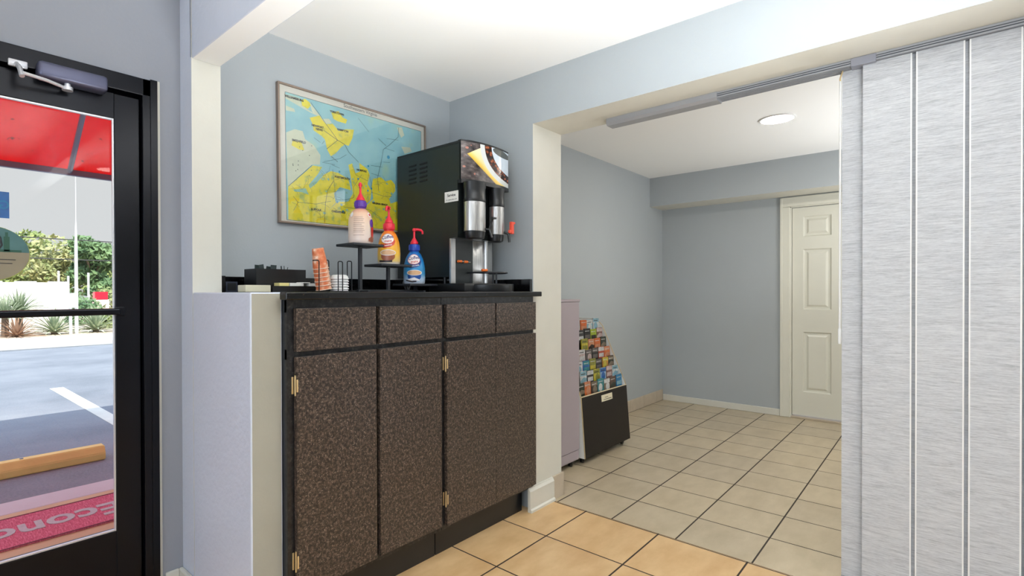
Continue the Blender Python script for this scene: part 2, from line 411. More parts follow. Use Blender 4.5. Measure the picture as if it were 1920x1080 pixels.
# ---- black aluminium entrance door
def entrance():
    bm = B()
    box(bm, 0.672, DX1, YW-0.012, YO-0.03, 0, DZ, bev=0.003); box(bm, DX0, DX0+0.05, YW-0.012, YO-0.03, 0, DZ, bev=0.003)
    box(bm, DX0, DX1, YW-0.012, YO-0.03, 2.0, DZ, bev=0.003)
    box(bm, 0.655, 0.674, YW+0.06, YW+0.075, 0, 2.0); box(bm, DX0+0.048, 0.674, YW+0.06, YW+0.075, 1.985, 2.0)
    box(bm, 0.700, DX1+0.004, YW-0.016, YW-0.010, 0, DZ+0.003, bev=0.0015)
    fr = struct('door_2', bm, BLACKAL, label='black aluminium framed glass entrance door')
    yf, yb = YW+0.012, YW+0.052
    bm = B(); gx0, gx1, gz0, gz1 = -0.135, 0.580, 0.300, 1.893
    box(bm, gx1, 0.668, yf, yb, 0.012, 1.99, bev=0.003); box(bm, DX0+0.053, gx0, yf, yb, 0.012, 1.99, bev=0.003)
    box(bm, gx0, gx1, yf, yb, 0.012, gz0, bev=0.002); box(bm, gx0, gx1, yf, yb, gz1, 1.99, bev=0.002)
    o = struct('door_leaf', bm, BLACKAL, parent=fr)
    bm = B(); t = 0.006
    box(bm, gx0, gx1, yf+0.004, yf+0.016, gz0, gz0+t, bev=0.001); box(bm, gx0, gx1, yf+0.004, yf+0.016, gz1-t, gz1, bev=0.001)
    box(bm, gx1-t, gx1, yf+0.004, yf+0.016, gz0+t, gz1-t, bev=0.001); box(bm, gx0, gx0+t, yf+0.004, yf+0.016, gz0+t, gz1-t, bev=0.001)
    struct('glazing_bead', bm, ALU, parent=fr)
    bm = B(); box(bm, gx0+0.001, gx1-0.001, yf+0.018, yf+0.023, gz0+0.001, gz1-0.001); struct('glass_pane', bm, GLASS, parent=fr)
    bm = B(); box(bm, gx0-0.02, gx1+0.012, yf-0.028, yf-0.002, 1.137, 1.162, bev=0.006, seg=3)
    for xx in (gx0-0.02, gx1): box(bm, xx, xx+0.03, yf-0.012, yf+0.002, 1.132, 1.167, bev=0.003)
    struct('push_bar', bm, BLACKAL, parent=fr)
    bm = B(); box(bm, DX1+0.001, DX1+0.016, YW-0.006, YW+0.002, 0.0, DZ+0.006, bev=0.002)
    struct('chipped_white_edge', bm, TRIM, parent=fr)
    bm = B(); box(bm, DX0, DX1, YW-0.02, YO, -0.018, 0.010, bev=0.003); struct('door_threshold', bm, STEELG, parent=fr)
    # closer
    bm = B(); box(bm, 0.338, 0.548, YW-0.052, yf+0.001, 1.968, 2.026, bev=0.014, seg=4)
    c = struct('door_closer', bm, CLOSER, parent=fr, smooth=40)
    bm = B(); lathe(bm, [(0.017, 0), (0.017, 0.012), (0.010, 0.014), (0.010, 0.024), (0, 0.026)], c=(0.425, YW-0.03, 1.945), n=20)
    tube(bm, [(0.425, YW-0.03, 1.952), (0.36, YW-0.06, 1.955), (0.292, YW-0.075, 1.957)], 0.006)
    struct('closer_arm', bm, ALU, parent=c, smooth=40)
    bm = B(); tube(bm, [(0.292, YW-0.075, 1.945), (0.288, YW-0.06, 1.975), (0.285, YW-0.02, 2.0)], 0.008); box(bm, 0.262, 0.315, YW-0.022, YW-0.010, 1.99, 2.015, bev=0.004)
    struct('closer_bracket', bm, ALU, parent=c, smooth=40)
entrance()
# decals stuck to the inside of the glass
bm = B(); yg = YW+0.0285
def disc(bm, cx, cz, a, b_, y, mi, lo=0, hi=2*PI, n=48):
    vs = [bm.verts.new((cx+a*math.cos(lo+(hi-lo)*i/n), y, cz+b_*math.sin(lo+(hi-lo)*i/n))) for i in range(n+(0 if hi-lo >= 2*PI-1e-6 else 1))]
    f = bm.faces.new(vs); f.material_index = mi; return f
DG = mat('decal_edge_green', rgb(150, 160, 70), 0.5); DT = mat('decal_teal', rgb(70, 108, 108), 0.5, var=0.15, vscale=20); DB_ = mat('decal_taupe', rgb(140, 130, 108), 0.5); DK = mat('decal_dark', rgb(46, 46, 48), 0.5); DGR = mat('decal_dark_green', rgb(36, 82, 66), 0.5)
lathe(bm, [(0, 0), (1, 0), (1, 0.02), (0, 0.02)], n=56)
bmesh.ops.transform(bm, matrix=Matrix.Translation((0.212, yg, 1.356)) @ Matrix.Diagonal((0.112, 0.05, 0.0945, 1)) @ Matrix.Rotation(PI/2, 4, 'X'), verts=bm.verts)
dec = thing('oval_decal', 'oval teal and taupe sticker on the entrance door glass', 'sticker')
new_obj('backing', bm, DG, dec)
bm = B(); disc(bm, 0.212, 1.356, 0.110, 0.0925, yg-0.0014, 0); disc(bm, 0.212, 1.362, 0.109, 0.087, yg-0.0018, 1, 0, PI)
new_obj('printed_field', bm, [DB_, DT], dec)
bm = B()
for x0, x1, z0, z1, m_ in ((0.252, 0.268, 1.365, 1.415, 1), (0.256, 0.264, 1.415, 1.43, 1), (0.24, 0.30, 1.362, 1.370, 1), (0.215, 0.284, 1.335, 1.3375, 0), (0.225, 0.275, 1.322, 1.3245, 0)):
    box(bm, x0, x1, yg-0.0024, yg-0.002, z0, z1, mi=m_)
tube(bm, [(0.236, yg-0.0024, 1.365), (0.247, yg-0.0024, 1.385), (0.243, yg-0.0024, 1.41), (0.233, yg-0.0024, 1.425)], 0.003)
new_obj('printed_figures', bm, [DK, DGR], dec)
bm = B(); box(bm, 0.115, 0.268, yg-0.001, yg, 1.478, 1.568); dec2 = thing('blue_decal', 'small rectangular blue sticker on the entrance door glass', 'sticker')
new_obj('backing', bm, mat('decal_blue', rgb(44, 92, 150), 0.5, var=0.2, vscale=30), dec2)
bm = text_bm('GO', 0.04, 0.0002); b2 = B(); add_bm(b2, bm, Matrix.Translation((0.238, yg-0.0016, 1.522)) @ Matrix.Scale(-1, 4, (1, 0, 0)) @ STAND)
new_obj('lettering', b2, mat('decal_teal_letters', rgb(30, 120, 160), 0.5), dec2)
# thin cable down the corner above the beam's end
bm = B(); tube(bm, [(0.8165, 2.186, 2.4415), (0.8165, 2.187, 2.30), (0.8165, 2.184, 2.25), (0.8165, 2.186, 2.165)], 0.0022, n=6)
tag(new_obj('cable', bm, mat('grey_cable', rgb(120, 124, 132), 0.5)), 'thin grey cable running down the wall beside the white beam', 'cable')
# ------------------------------------------------------------------ ceiling lamps
def disc_light(x, y, label, m, group=None):
    t = thing('ceiling_light', label, 'ceiling light', (x, y, ZC), 0, group)
    bm = B(); lathe(bm, [(0.100, 0), (0.112, -0.002), (0.112, -0.006), (0.100, -0.008)], n=48, cap=False); new_obj('trim_ring', bm, WHITEP, t, smooth=40)
    bm = B(); lathe(bm, [(0.100, -0.001), (0.100, -0.0065), (0, -0.0075)], n=48, cap=False); new_obj('diffuser', bm, m, t, smooth=40)
disc_light(4.305, 0.857, 'round flush led light on the passage ceiling, in view', LED)
disc_light(4.305, -1.15, 'round flush led light on the passage ceiling behind the blinds', LED)
disc_light(1.95, 0.42, 'round flush led light over the foyer nearest the coffee nook', LED_N)
disc_light(1.45, -1.3, 'round flush led light over the foyer beside the blinds', LED_N)
disc_light(-0.7, 0.3, 'round flush led light over the foyer inside the entrance door', LED_N)
# ------------------------------------------------------------------ cabinets, worktop
def cabinet(x0, x1, fronts, doors, label, group):
    t = thing('base_cabinet', label, 'cabinet', ((x0+x1)/2, 1.97, 0), 0, group); ox, oy = (x0+x1)/2, 1.97
    L = lambda b: bmesh.ops.transform(b, matrix=Matrix.Translation((-ox, -oy, 0)), verts=b.verts)
    bm = B(); box(bm, x0, x1, 1.675, 2.29, 0.13, 1.1945); L(bm); new_obj('carcass', bm, BLACKM, t)
    bm = B(); box(bm, x0+0.004, x1-(0.05 if x1 > 2 else 0), 1.705, 2.28, 0.0, 0.131); L(bm); new_obj('toe_kick', bm, BLACKP, t)
    bm = B(); a, b_ = x0, x1
    for (p, q) in ((a, fronts[0][0]+0.012), (fronts[-1][1]-0.012, b_)): box(bm, p, q, 1.660, 1.676, 0.13, 1.1945, bev=0.001)
    box(bm, a, b_, 1.661, 1.676, 1.150, 1.1945); box(bm, a, b_, 1.661, 1.676, 0.985, 1.02); box(bm, a, b_, 1.661, 1.676, 0.13, 0.165)
    for f in fronts[1:]: box(bm, f[0]-0.02, f[0]+0.006, 1.662, 1.676, 0.13, 1.17)
    L(bm); new_obj('face_frame', bm, LAMD, t)
    for (p, q) in fronts:
        bm = B(); box(bm, p, q, 1.640, 1.6595, 1.012, 1.164, bev=0.0015); L(bm); new_obj('drawer_front', bm, LAM, t)
    for (p, q, z0, hinge) in doors:
        bm = B(); box(bm, p, q, 1.640, 1.6595, z0, 0.993, bev=0.0015); L(bm); d = new_obj('door', bm, LAM, t)
        if hinge:
            hx = p-0.001
            for zc in (0.893, 0.272):
                bm = B(); box(bm, hx-0.008, hx-0.001, 1.6565, 1.661, zc-0.03, zc+0.03, bev=0.001)
                tube(bm, [(hx, 1.648, zc-0.030), (hx, 1.648, zc+0.030)], 0.0034, n=10)
                tube(bm, [(hx, 1.648, zc-0.036), (hx, 1.648, zc-0.030)], 0.0028, n=8); tube(bm, [(hx, 1.648, zc+0.030), (hx, 1.648, zc+0.036)], 0.0028, n=8)
                box(bm, hx, hx+0.006, 1.6375, 1.6405, zc-0.022, zc+0.022, bev=0.0008)
                L(bm); new_obj('hinge', bm, BRASS, d, smooth=40)
    return t
cabinet(0.937, 1.709, [(0.963, 1.318), (1.336, 1.697)], [(0.963, 1.320, 0.154, True), (1.337, 1.693, 0.157, False)],
        'speckled brown cabinet with two drawers over two doors beside the half wall', 'cabinets under the coffee counter')
cabinet(1.711, 2.450, [(1.728, 2.083), (2.095, 2.447)], [(1.728, 2.0865, 0.150, True), (2.0885, 2.447, 0.150, False)],
        'speckled brown cabinet with two drawers over two doors beside the passage', 'cabinets under the coffee counter')
ct = thing('countertop', 'black granite worktop with backsplash on the speckled cabinets', 'countertop', (1.69, 1.96, 1.195))
bm = B(); box(bm, 0.937-1.69, 2.452-1.69, 1.6645-1.96, 2.300-1.96, 0, 0.027); box(bm, 0.912-1.69, 2.474-1.69, 1.618-1.96, 1.664-1.96, 0, 0.027, bev=0.004, seg=3)
new_obj('slab', bm, GRAN, ct)
bm = B(); box(bm, 0.937-1.69, 2.452-1.69, 2.281-1.96, 2.300-1.96, 0.0272, 0.097, bev=0.002); box(bm, 2.434-1.69, 2.452-1.69, 1.668-1.96, 2.2805-1.96, 0.0272, 0.097, bev=0.002)
box(bm, 0.937-1.69, 0.955-1.69, 2.190-1.96, 2.2805-1.96, 0.0272, 0.097, bev=0.002)
new_obj('backsplash', bm, GRAN, ct)
# ------------------------------------------------------------------ helpers for things with parts built in world coordinates
def part(name, bm, mats, parent, **kw):
    mw = Matrix.Translation(parent.location) @ Matrix.Rotation(parent.rotation_euler.z, 4, 'Z')
    bmesh.ops.transform(bm, matrix=mw.inverted(), verts=bm.verts)
    return new_obj(name, bm, mats, parent, **kw)
def subpart(name, bm, mats, par, **kw):     # par is a part whose own transform is identity under its thing
    r = par.parent; mw = Matrix.Translation(r.location) @ Matrix.Rotation(r.rotation_euler.z, 4, 'Z')
    bmesh.ops.transform(bm, matrix=mw.inverted(), verts=bm.verts)
    return new_obj(name, bm, mats, par, **kw)
# ------------------------------------------------------------------ framed wall map
mp = thing('wall_map', 'large framed blue and yellow area map on the nook wall', 'map', (1.7365, YW, 1.892)); mp.rotation_euler = (0, -0.009, 0)
bm = B(); W, H = 0.4875, 0.334
for x0, x1, z0, z1 in ((-W, W, H-0.009, H), (-W, W, -H, -H+0.009), (-W, -W+0.009, -H+0.009, H-0.009), (W-0.009, W, -H+0.009, H-0.009)): box(bm, x0, x1, -0.024, -0.001, z0, z1, bev=0.0015)
new_obj('frame', bm, mat('champagne_metal_frame', rgb(150, 134, 122), 0.3, metal=0.7, var=0.05), mp)
bm = B(); box(bm, -W+0.009, W-0.009, -0.014, -0.002, -H+0.009, H-0.009); new_obj('mount', bm, mat('map_margin_paper', rgb(226, 220, 208), 0.6, var=0.01), mp)
def water(nt, b, c):
    nt.put(b.inputs['Base Color'], nt.ramp(nt.noise(c, 9, 3), [(0.35, rgb(140, 196, 206)), (0.6, rgb(158, 208, 212)), (0.75, rgb(176, 214, 190))]))
MW = mat('map_water_blue', None, 0.5, custom=water)
def land(nt, b, c):
    nt.put(b.inputs['Base Color'], nt.ramp(nt.noise(c, 26, 4, 0.6), [(0.3, rgb(176, 190, 96)), (0.42, rgb(236, 220, 40)), (0.62, rgb(246, 228, 48)), (0.75, rgb(210, 212, 90))]))
MY = mat('map_city_yellow', None, 0.5, custom=land)
MC = mat('map_county_cream', rgb(214, 218, 190), 0.5, var=0.05, vscale=30); MR = mat('map_road_ink', rgb(52, 84, 92), 0.5); MG = mat('map_river_green', rgb(150, 198, 176), 0.5); MI = mat('map_ink', rgb(34, 36, 34), 0.5); MT = mat('map_title_ink', rgb(110, 112, 110), 0.5); MB_ = mat('map_badge_blue', rgb(40, 150, 190), 0.5)
MAPD = {
'yellow': [[[-0.313,0.201],[-0.255,0.226],[-0.246,0.212],[-0.218,0.19],[-0.178,0.202],[-0.141,0.172],[-0.101,0.189],[-0.043,0.2],[-0.054,0.152],[-0.079,0.106],[-0.104,0.109],[-0.129,0.088],[-0.163,0.049],[-0.192,0.032],[-0.212,0.061],[-0.226,0.111],[-0.244,0.124],[-0.291,0.143],[-0.297,0.174]],[[-0.359,0.277],[-0.338,0.289],[-0.311,0.277],[-0.306,0.262],[-0.323,0.242],[-0.355,0.251]],[[-0.185,0.258],[-0.141,0.275],[-0.116,0.248],[-0.086,0.243],[-0.095,0.22],[-0.15,0.221],[-0.174,0.228]],[[-0.436,-0.158],[-0.298,-0.033],[-0.243,-0.032],[-0.27,-0.073],[-0.324,-0.135],[-0.279,-0.121],[-0.233,-0.068],[-0.191,-0.045],[-0.147,-0.047],[-0.082,-0.071],[-0.067,-0.127],[-0.137,-0.12],[-0.175,-0.157],[-0.165,-0.205],[-0.212,-0.251],[-0.23,-0.317],[-0.437,-0.316]],[[-0.23,-0.317],[-0.212,-0.251],[-0.156,-0.2],[-0.086,-0.189],[-0.055,-0.143],[-0.066,-0.06],[-0.082,0.005],[-0.057,0.017],[-0.036,-0.032],[-0.006,-0.018],[-0.011,0.028],[0.044,0.003],[0.06,-0.027],[0.044,-0.079],[0.071,-0.112],[0.061,-0.166],[0.018,-0.203],[0.031,-0.327]],[[0.031,-0.327],[0.024,-0.207],[0.083,-0.154],[0.072,-0.095],[0.082,-0.045],[0.138,-0.027],[0.172,-0.046],[0.213,-0.031],[0.243,-0.055],[0.243,-0.091],[0.197,-0.142],[0.208,-0.167],[0.28,-0.141],[0.366,-0.104],[0.418,-0.117],[0.446,-0.258],[0.434,-0.334]]],
'cream': [[[-0.443,0.101],[-0.396,0.127],[-0.353,0.126],[-0.34,0.09],[-0.291,0.068],[-0.253,0.026],[-0.257,-0.023],[-0.303,-0.03],[-0.438,-0.157]],[[-0.445,0.283],[-0.365,0.283],[-0.364,0.264],[-0.328,0.241],[-0.292,0.23],[-0.301,0.24],[-0.311,0.277],[-0.255,0.226],[-0.236,0.213],[-0.199,0.222],[-0.183,0.205],[-0.218,0.19],[-0.255,0.218],[-0.328,0.233],[-0.444,0.264]],[[0.262,0.277],[0.3,0.285],[0.318,0.243],[0.294,0.224],[0.275,0.252]],[[0.294,0.173],[0.363,0.181],[0.376,0.16],[0.32,0.136]],[[-0.443,0.23],[-0.398,0.225],[-0.393,0.21],[-0.442,0.207]]],
'yellow2': [[[-0.409,0.07],[-0.362,0.071],[-0.345,0.034],[-0.374,0.032],[-0.415,0.045]]],
'river': [[[-0.324,-0.139],[-0.27,-0.085],[-0.242,-0.06],[-0.238,-0.068],[-0.279,-0.121],[-0.315,-0.15]],[[-0.41,-0.169],[-0.341,-0.153],[-0.323,-0.183],[-0.358,-0.175],[-0.401,-0.177]]],
'road': [[[-0.306,0.278],[-0.255,0.23],[-0.218,0.19],[-0.179,0.153],[-0.149,0.122],[-0.104,0.109],[-0.079,0.073],[-0.016,0.031]],[[0.274,0.279],[0.27,0.224],[0.204,0.166],[0.158,0.131],[0.142,0.057],[0.127,0.01],[0.115,-0.035],[0.121,-0.105]],[[-0.181,-0.035],[-0.175,-0.091],[-0.213,-0.146],[-0.227,-0.212],[-0.235,-0.313]],[[-0.216,0.064],[-0.149,0.122],[-0.236,0.157]],[[-0.436,-0.156],[-0.303,-0.034]],[[0.053,-0.018],[0.044,-0.062],[-0.036,-0.04],[-0.057,0.009]],[[0.054,-0.027],[0.071,-0.077],[0.071,-0.121],[0.162,-0.132],[0.219,-0.125]],[[-0.175,-0.091],[-0.161,-0.189],[-0.105,-0.183],[-0.05,-0.164],[-0.051,-0.109],[0.006,-0.033]],[[-0.384,-0.227],[-0.305,-0.224],[-0.287,-0.225],[-0.195,-0.2]],[[-0.384,-0.227],[-0.409,-0.269]],[[-0.384,-0.227],[-0.41,-0.2]],[[-0.116,-0.221],[-0.034,-0.222],[0.051,-0.217],[0.118,-0.247]],[[0.182,0.197],[0.27,0.206]],[[0.17,0.141],[0.24,0.136]],[[0.07,0.027],[0.148,0.031]],[[0.159,0.06],[0.206,0.067]],[[0.07,-0.016],[0.138,-0.023]],[[-0.235,-0.004],[-0.138,0.028],[-0.094,0.057]],[[-0.244,-0.008],[-0.168,-0.008]],[[-0.014,0.267],[0.057,0.208]],[[-0.187,-0.011],[-0.138,-0.021]],[[-0.29,0.107],[-0.254,0.09]],[[-0.244,0.084],[-0.23,0.102]]],
'label': [["WILLIAMSBURG",-0.398,0.275],["YORKTOWN",-0.151,0.262],["NEWPORT",-0.268,0.167],["NEWS",-0.259,0.153],["HAMPTON",-0.116,0.179],["SMITHFIELD",-0.375,0.071],["PORTSMOUTH",-0.122,-0.07],["NORFOLK",0.005,-0.012],["SUFFOLK",-0.282,-0.253],["CHESAPEAKE",-0.149,-0.251],["VIRGINIA BEACH",0.129,-0.179]],
'title': [[0.004,0.318]],
'badge': [[0.194,0.094],[-0.104,0.109],[0.113,0.193]],
}

px0, px1, pz0, pz1 = -0.445, 0.453, -0.317, 0.294
bm = B()
def poly(pts, y, m_):
    q = []
    for x, z in pts:
        p = (min(max(x, px0), px1), min(max(z, pz0), pz1))
        if not q or (abs(q[-1][0]-p[0])+abs(q[-1][1]-p[1])) > 1e-4: q.append(p)
    f = bm.faces.new([bm.verts.new((x, y, z)) for x, z in q]); f.material_index = m_
poly([(px0, pz0), (px1, pz0), (px1, pz1), (px0, pz1)], -0.0144, 0)
for i, p in enumerate(MAPD['cream']): poly(p, -0.0147-i*0.00002, 2)
for i, p in enumerate(MAPD['yellow']): poly(p, -0.0151-i*0.00003, 1)
poly(MAPD['yellow2'][0], -0.0151, 1)
for i, p in enumerate(MAPD['river']): poly(p, -0.0155, 4)
rnd = random.Random(3)
for k in range(30):   # little inlets and neighbourhoods in the southern cities
    cx, cz = rnd.uniform(-0.25, 0.40), rnd.uniform(-0.28, -0.03); r = rnd.uniform(0.004, 0.011)
    poly([(cx+r*rnd.uniform(0.5, 1.3)*math.cos(a), cz+r*rnd.uniform(0.4, 1.0)*math.sin(a)) for a in [2*PI*i/9 for i in range(9)]], -0.0156-k*0.000005, 4)
def ribbon(pts, wd, y, m_):
    for (x0, z0), (x1, z1) in zip(pts, pts[1:]):
        d = math.hypot(x1-x0, z1-z0)
        if d < 1e-5: continue
        nx, nz = -(z1-z0)/d*wd/2, (x1-x0)/d*wd/2
        poly([(x0+nx, z0+nz), (x1+nx, z1+nz), (x1-nx, z1-nz), (x0-nx, z0-nz)], y, m_)
for i, p in enumerate(MAPD['road']): ribbon(p, 0.0022 if i < 5 else 0.0016, -0.0158, 3)
for k in range(70):
    cx, cz = rnd.uniform(-0.42, 0.44), rnd.uniform(-0.30, -0.05); a = rnd.uniform(0, PI); L_ = rnd.uniform(0.02, 0.07)
    ribbon([(cx, cz), (cx+L_*math.cos(a)*0.5, cz+L_*math.sin(a)*0.4), (cx+L_*math.cos(a+0.3), cz+L_*math.sin(a+0.3))], 0.0010, -0.0159, 3)
for k in range(14):
    cx, cz = rnd.uniform(-0.42, -0.30), rnd.uniform(-0.09, 0.07); box(bm, cx, cx+0.004, -0.0162, -0.016, cz, cz+0.004, mi=5)
for x0, x1, z0, z1 in ((px0, px1, pz1, pz1+0.0018), (px0, px1, pz0-0.0018, pz0), (px0-0.0018, px0, pz0, pz1), (px1, px1+0.0018, pz0, pz1)): box(bm, x0, x1, -0.0146, -0.0142, z0, z1, mi=5)
o = new_obj('printed_map', bm, [MW, MY, MC, MR, MG, MI], mp)
bm = B()
for t, x, z in MAPD['label']: add_bm(bm, text_bm(t, 0.0145, 0.0001, bold=0.0006), Matrix.Translation((x, -0.0165, z)) @ STAND, 0)
for t, x, z in (('CHESAPEAKE BAY', 0.15, 0.17), ('ATLANTIC OCEAN', 0.37, 0.10), ('JAMES RIVER', -0.17, 0.02)): add_bm(bm, text_bm(t, 0.008, 0.0001), Matrix.Translation((x, -0.0165, z)) @ Matrix.Rotation(0.5, 4, 'Y') @ STAND, 0)
add_bm(bm, text_bm('Southeastern Virginia', 0.026, 0.0001, bold=0.0003), Matrix.Translation((0.004, -0.0148, 0.313)) @ STAND, 1)
for x, z in MAPD['badge'][:1]: 
    s_ = B(); lathe(s_, [(0, 0), (0.011, 0), (0.011, 0.0005), (0, 0.0005)], n=6); add_bm(bm, s_, Matrix.Translation((x, -0.0162, z)) @ Matrix.Rotation(PI/2, 4, 'X'), 2)
for x, z in [(-0.02, -0.06), (0.045, -0.115), (0.07, -0.10), (0.05, 0.02), (-0.12, -0.245), (-0.155, -0.20), (-0.14, -0.04)]:
    s_ = B(); lathe(s_, [(0, 0), (0.006, 0), (0.006, 0.0005), (0, 0.0005)], n=6); add_bm(bm, s_, Matrix.Translation((x, -0.0162, z)) @ Matrix.Rotation(PI/2, 4, 'X'), 2)
new_obj('map_lettering', bm, [MI, MT, MB_], mp)
bm = B(); box(bm, -W+0.009, W-0.009, -0.0205, -0.019, -H+0.009, H-0.009); new_obj('glazing', bm, CLEARP, mp)

# ------------------------------------------------------------------ bottle riser
rs = thing('bottle_riser', 'black metal three step riser holding the creamer bottles', 'display stand', (1.70, 2.0, 1.222))
bm = B(); box(bm, 1.497, 1.885, 1.992, 2.008, 1.2222, 1.2335, bev=0.002)
for x in (1.512, 1.869): box(bm, x-0.008, x+0.008, 1.93, 2.07, 1.2222, 1.2300, bev=0.002)
part('base_rail', bm, BLACKM, rs)
for x, z in ((1.512, 1.4355), (1.684, 1.346), (1.868, 1.252)):
    bm = B(); box(bm, x-0.0075, x+0.0075, 1.993, 2.007, 1.2335, z); part('post', bm, BLACKM, rs)
for x0, x1, z in ((1.424, 1.605, 1.4475), (1.588, 1.786, 1.358), (1.772, 1.972, 1.264)):
    bm = B(); box(bm, x0, x1, 1.935, 2.070, z-0.012, z, bev=0.003); part('shelf_plate', bm, BLACKM, rs)
# ------------------------------------------------------------------ creamer bottles
PROF = [(0.0505, 0), (0.0545, 0.005), (0.0562, 0.02), (0.0568, 0.05), (0.0555, 0.08), (0.0515, 0.108), (0.0445, 0.133), (0.035, 0.152), (0.0265, 0.163), (0.0215, 0.168)]
def rad(z, prof=PROF):
    for (r0, z0), (r1, z1) in zip(prof, prof[1:]):
        if z0 <= z <= z1: return r0+(r1-r0)*(z-z0)/(z1-z0)
    return prof[-1][0] if z > prof[-1][1] else prof[0][0]
def creamer(loc, rz, label, body, capm, pumpm, items, nozzle, prof=PROF, pz=0.0):
    t = thing('creamer_bottle', label, 'bottle', loc, rz, 'pump bottles of coffee creamer on the riser')
    bm = B(); lathe(bm, [(0, 0.0)]+prof+[(0, prof[-1][1])], n=40, cap=False); new_obj('bottle_body', bm, body, t, smooth=50)
    zt = prof[-1][1]
    bm = B(); lathe(bm, [(0.0235, zt-0.003), (0.0245, zt), (0.0245, zt+0.004), (0.028, zt+0.006), (0.0285, zt+0.030), (0.026, zt+0.036), (0.018, zt+0.038)], n=32)
    for i in range(20):
        a = 2*PI*i/20; tube(bm, [(0.0283*math.cos(a), 0.0283*math.sin(a), zt+0.008), (0.0283*math.cos(a), 0.0283*math.sin(a), zt+0.03)], 0.0012, n=5)
    cap = new_obj('cap', bm, capm, t, smooth=40)
    pm = thing_part = B(); lathe(pm, [(0.0205, zt+0.0385), (0.0205, zt+0.048), (0.0165, zt+0.053), (0.0085, zt+0.068), (0.0055, zt+0.074), (0.0055, zt+0.105), (0.009, zt+0.107), (0.010, zt+0.116), (0.006, zt+0.121)], n=24)
    c, s = math.cos(nozzle-rz), math.sin(nozzle-rz)
    path = [(0, 0, zt+0.114), (0.018*c, 0.018*s, zt+0.115), (0.036*c, 0.036*s, zt+0.112), (0.043*c, 0.043*s, zt+0.104), (0.044*c, 0.044*s, zt+0.092)]
    tube(pm, path, [0.0075, 0.007, 0.0065, 0.006, 0.0055], n=10)
    new_obj('pump', pm, pumpm, t, smooth=45)
    # printed artwork, laid over the curve of the bottle
    def wrap(eps): return lambda p: ((rad(p.z, prof)+eps)*math.sin(p.x/0.053), -(rad(p.z, prof)+eps)*math.cos(p.x/0.053), p.z)
    mats, idx = [], {}
    bm = B(); eps = 0.0006
    for it in items:
        kind, m = it[0], it[1]
        if m.name not in idx: idx[m.name] = len(mats); mats.append(m)
        k = idx[m.name]; g = B()
        if kind == 'ell':
            _, _, cx, cz, a, b_ = it; prev = None
            for ri in range(1, 6):
                ring = [g.verts.new((cx+a*ri/5*math.cos(2*PI*i/28), 0, cz+b_*ri/5*math.sin(2*PI*i/28))) for i in range(28)]
                if prev is None: g.faces.new(ring)
                else:
                    for i in range(28): g.faces.new((prev[i], prev[(i+1) % 28], ring[(i+1) % 28], ring[i]))
                prev = ring
        elif kind == 'band':      # centre line points with half heights
            pts = it[2]; 
            sub = []
            for (x0, z0, h0), (x1, z1, h1) in zip(pts, pts[1:]):
                for q in range(6): f = q/6; sub.append((x0+(x1-x0)*f, z0+(z1-z0)*f, h0+(h1-h0)*f))
            sub.append(pts[-1]); pr_ = None
            for x, z, h in sub:
                cur = [g.verts.new((x, 0, z-h+2*h*q/4)) for q in range(5)]
                if pr_:
                    for q in range(4): g.faces.new((pr_[q], cur[q], cur[q+1], pr_[q+1]))
                pr_ = cur
        elif kind == 'txt':
            _, _, s_, cx, cz, size, rot = it; tb = text_bm(s_, size, 0.0, bold=size*0.02)
            add_bm(g, tb, Matrix.Translation((cx, 0, cz)) @ Matrix.Rotation(rot, 4, 'Y') @ STAND)
        add_bm(bm, g, None, k, wrap(eps)); eps += 0.00025
    new_obj('label_print', bm, mats, t)
    return t
def zgrad(stops, rough=0.28, hgt=0.168):
    def f(nt, b, c):
        X, Y, Z = nt.xyz(c); n = nt.noise(c, 40, 3)
        nt.put(b.inputs['Base Color'], nt.ramp(nt.m('ADD', nt.m('DIVIDE', Z, hgt), nt.m('MULTIPLY', nt.m('SUBTRACT', n, 0.5), 0.12)), stops))
    return f
C_NV = mat('label_navy', rgb(50, 34, 110), 0.3); C_WH = mat('label_white', rgb(236, 230, 228), 0.3, var=0.02); C_RD = mat('label_red', rgb(200, 52, 40), 0.3); C_OR = mat('label_orange', rgb(226, 96, 34), 0.3)
C_CUP = mat('label_brown_cup', rgb(150, 84, 56), 0.35, var=0.1); C_COF = mat('label_coffee', rgb(214, 168, 124), 0.35, var=0.06, vscale=60); C_DBL = mat('label_dark_blue', rgb(14, 70, 140), 0.3); C_DK = mat('label_black', rgb(40, 30, 30), 0.4); C_TXT = mat('label_fine_print', rgb(176, 150, 138), 0.4); C_PUR = mat('label_purple', rgb(92, 56, 150), 0.3)
def brand(tc): return [('ell', C_RD, -0.003, 0.125, 0.0365, 0.0265), ('ell', C_WH, -0.003, 0.125, 0.0345, 0.0245), ('txt', C_NV, 'Coffee', -0.003, 0.132, 0.0245, -0.12), ('txt', C_RD, 'mate', 0.001, 0.113, 0.0185, -0.12)]
body2 = mat('yellow_orange_bottle_sleeve', None, 0.28, custom=zgrad([(0.0, rgb(216, 214, 218)), (0.10, rgb(222, 190, 110)), (0.3, rgb(240, 190, 60)), (0.75, rgb(238, 150, 40)), (1.0, rgb(230, 110, 40))]))
body3 = mat('blue_bottle_sleeve', None, 0.28, custom=zgrad([(0.0, rgb(196, 206, 218)), (0.16, rgb(170, 196, 220)), (0.3, rgb(60, 150, 200)), (0.7, rgb(30, 124, 190)), (1.0, rgb(20, 100, 176))]))
body1 = mat('cream_bottle_sleeve', None, 0.3, custom=zgrad([(0.0, rgb(226, 208, 200)), (0.5, rgb(230, 206, 186)), (0.85, rgb(226, 186, 156)), (1.0, rgb(206, 130, 112))]))
swirl = lambda m: ('band', m, [(-0.040, 0.094, 0.006), (-0.02, 0.088, 0.0095), (0.01, 0.093, 0.010), (0.03, 0.104, 0.010), (0.040, 0.116, 0.004)])
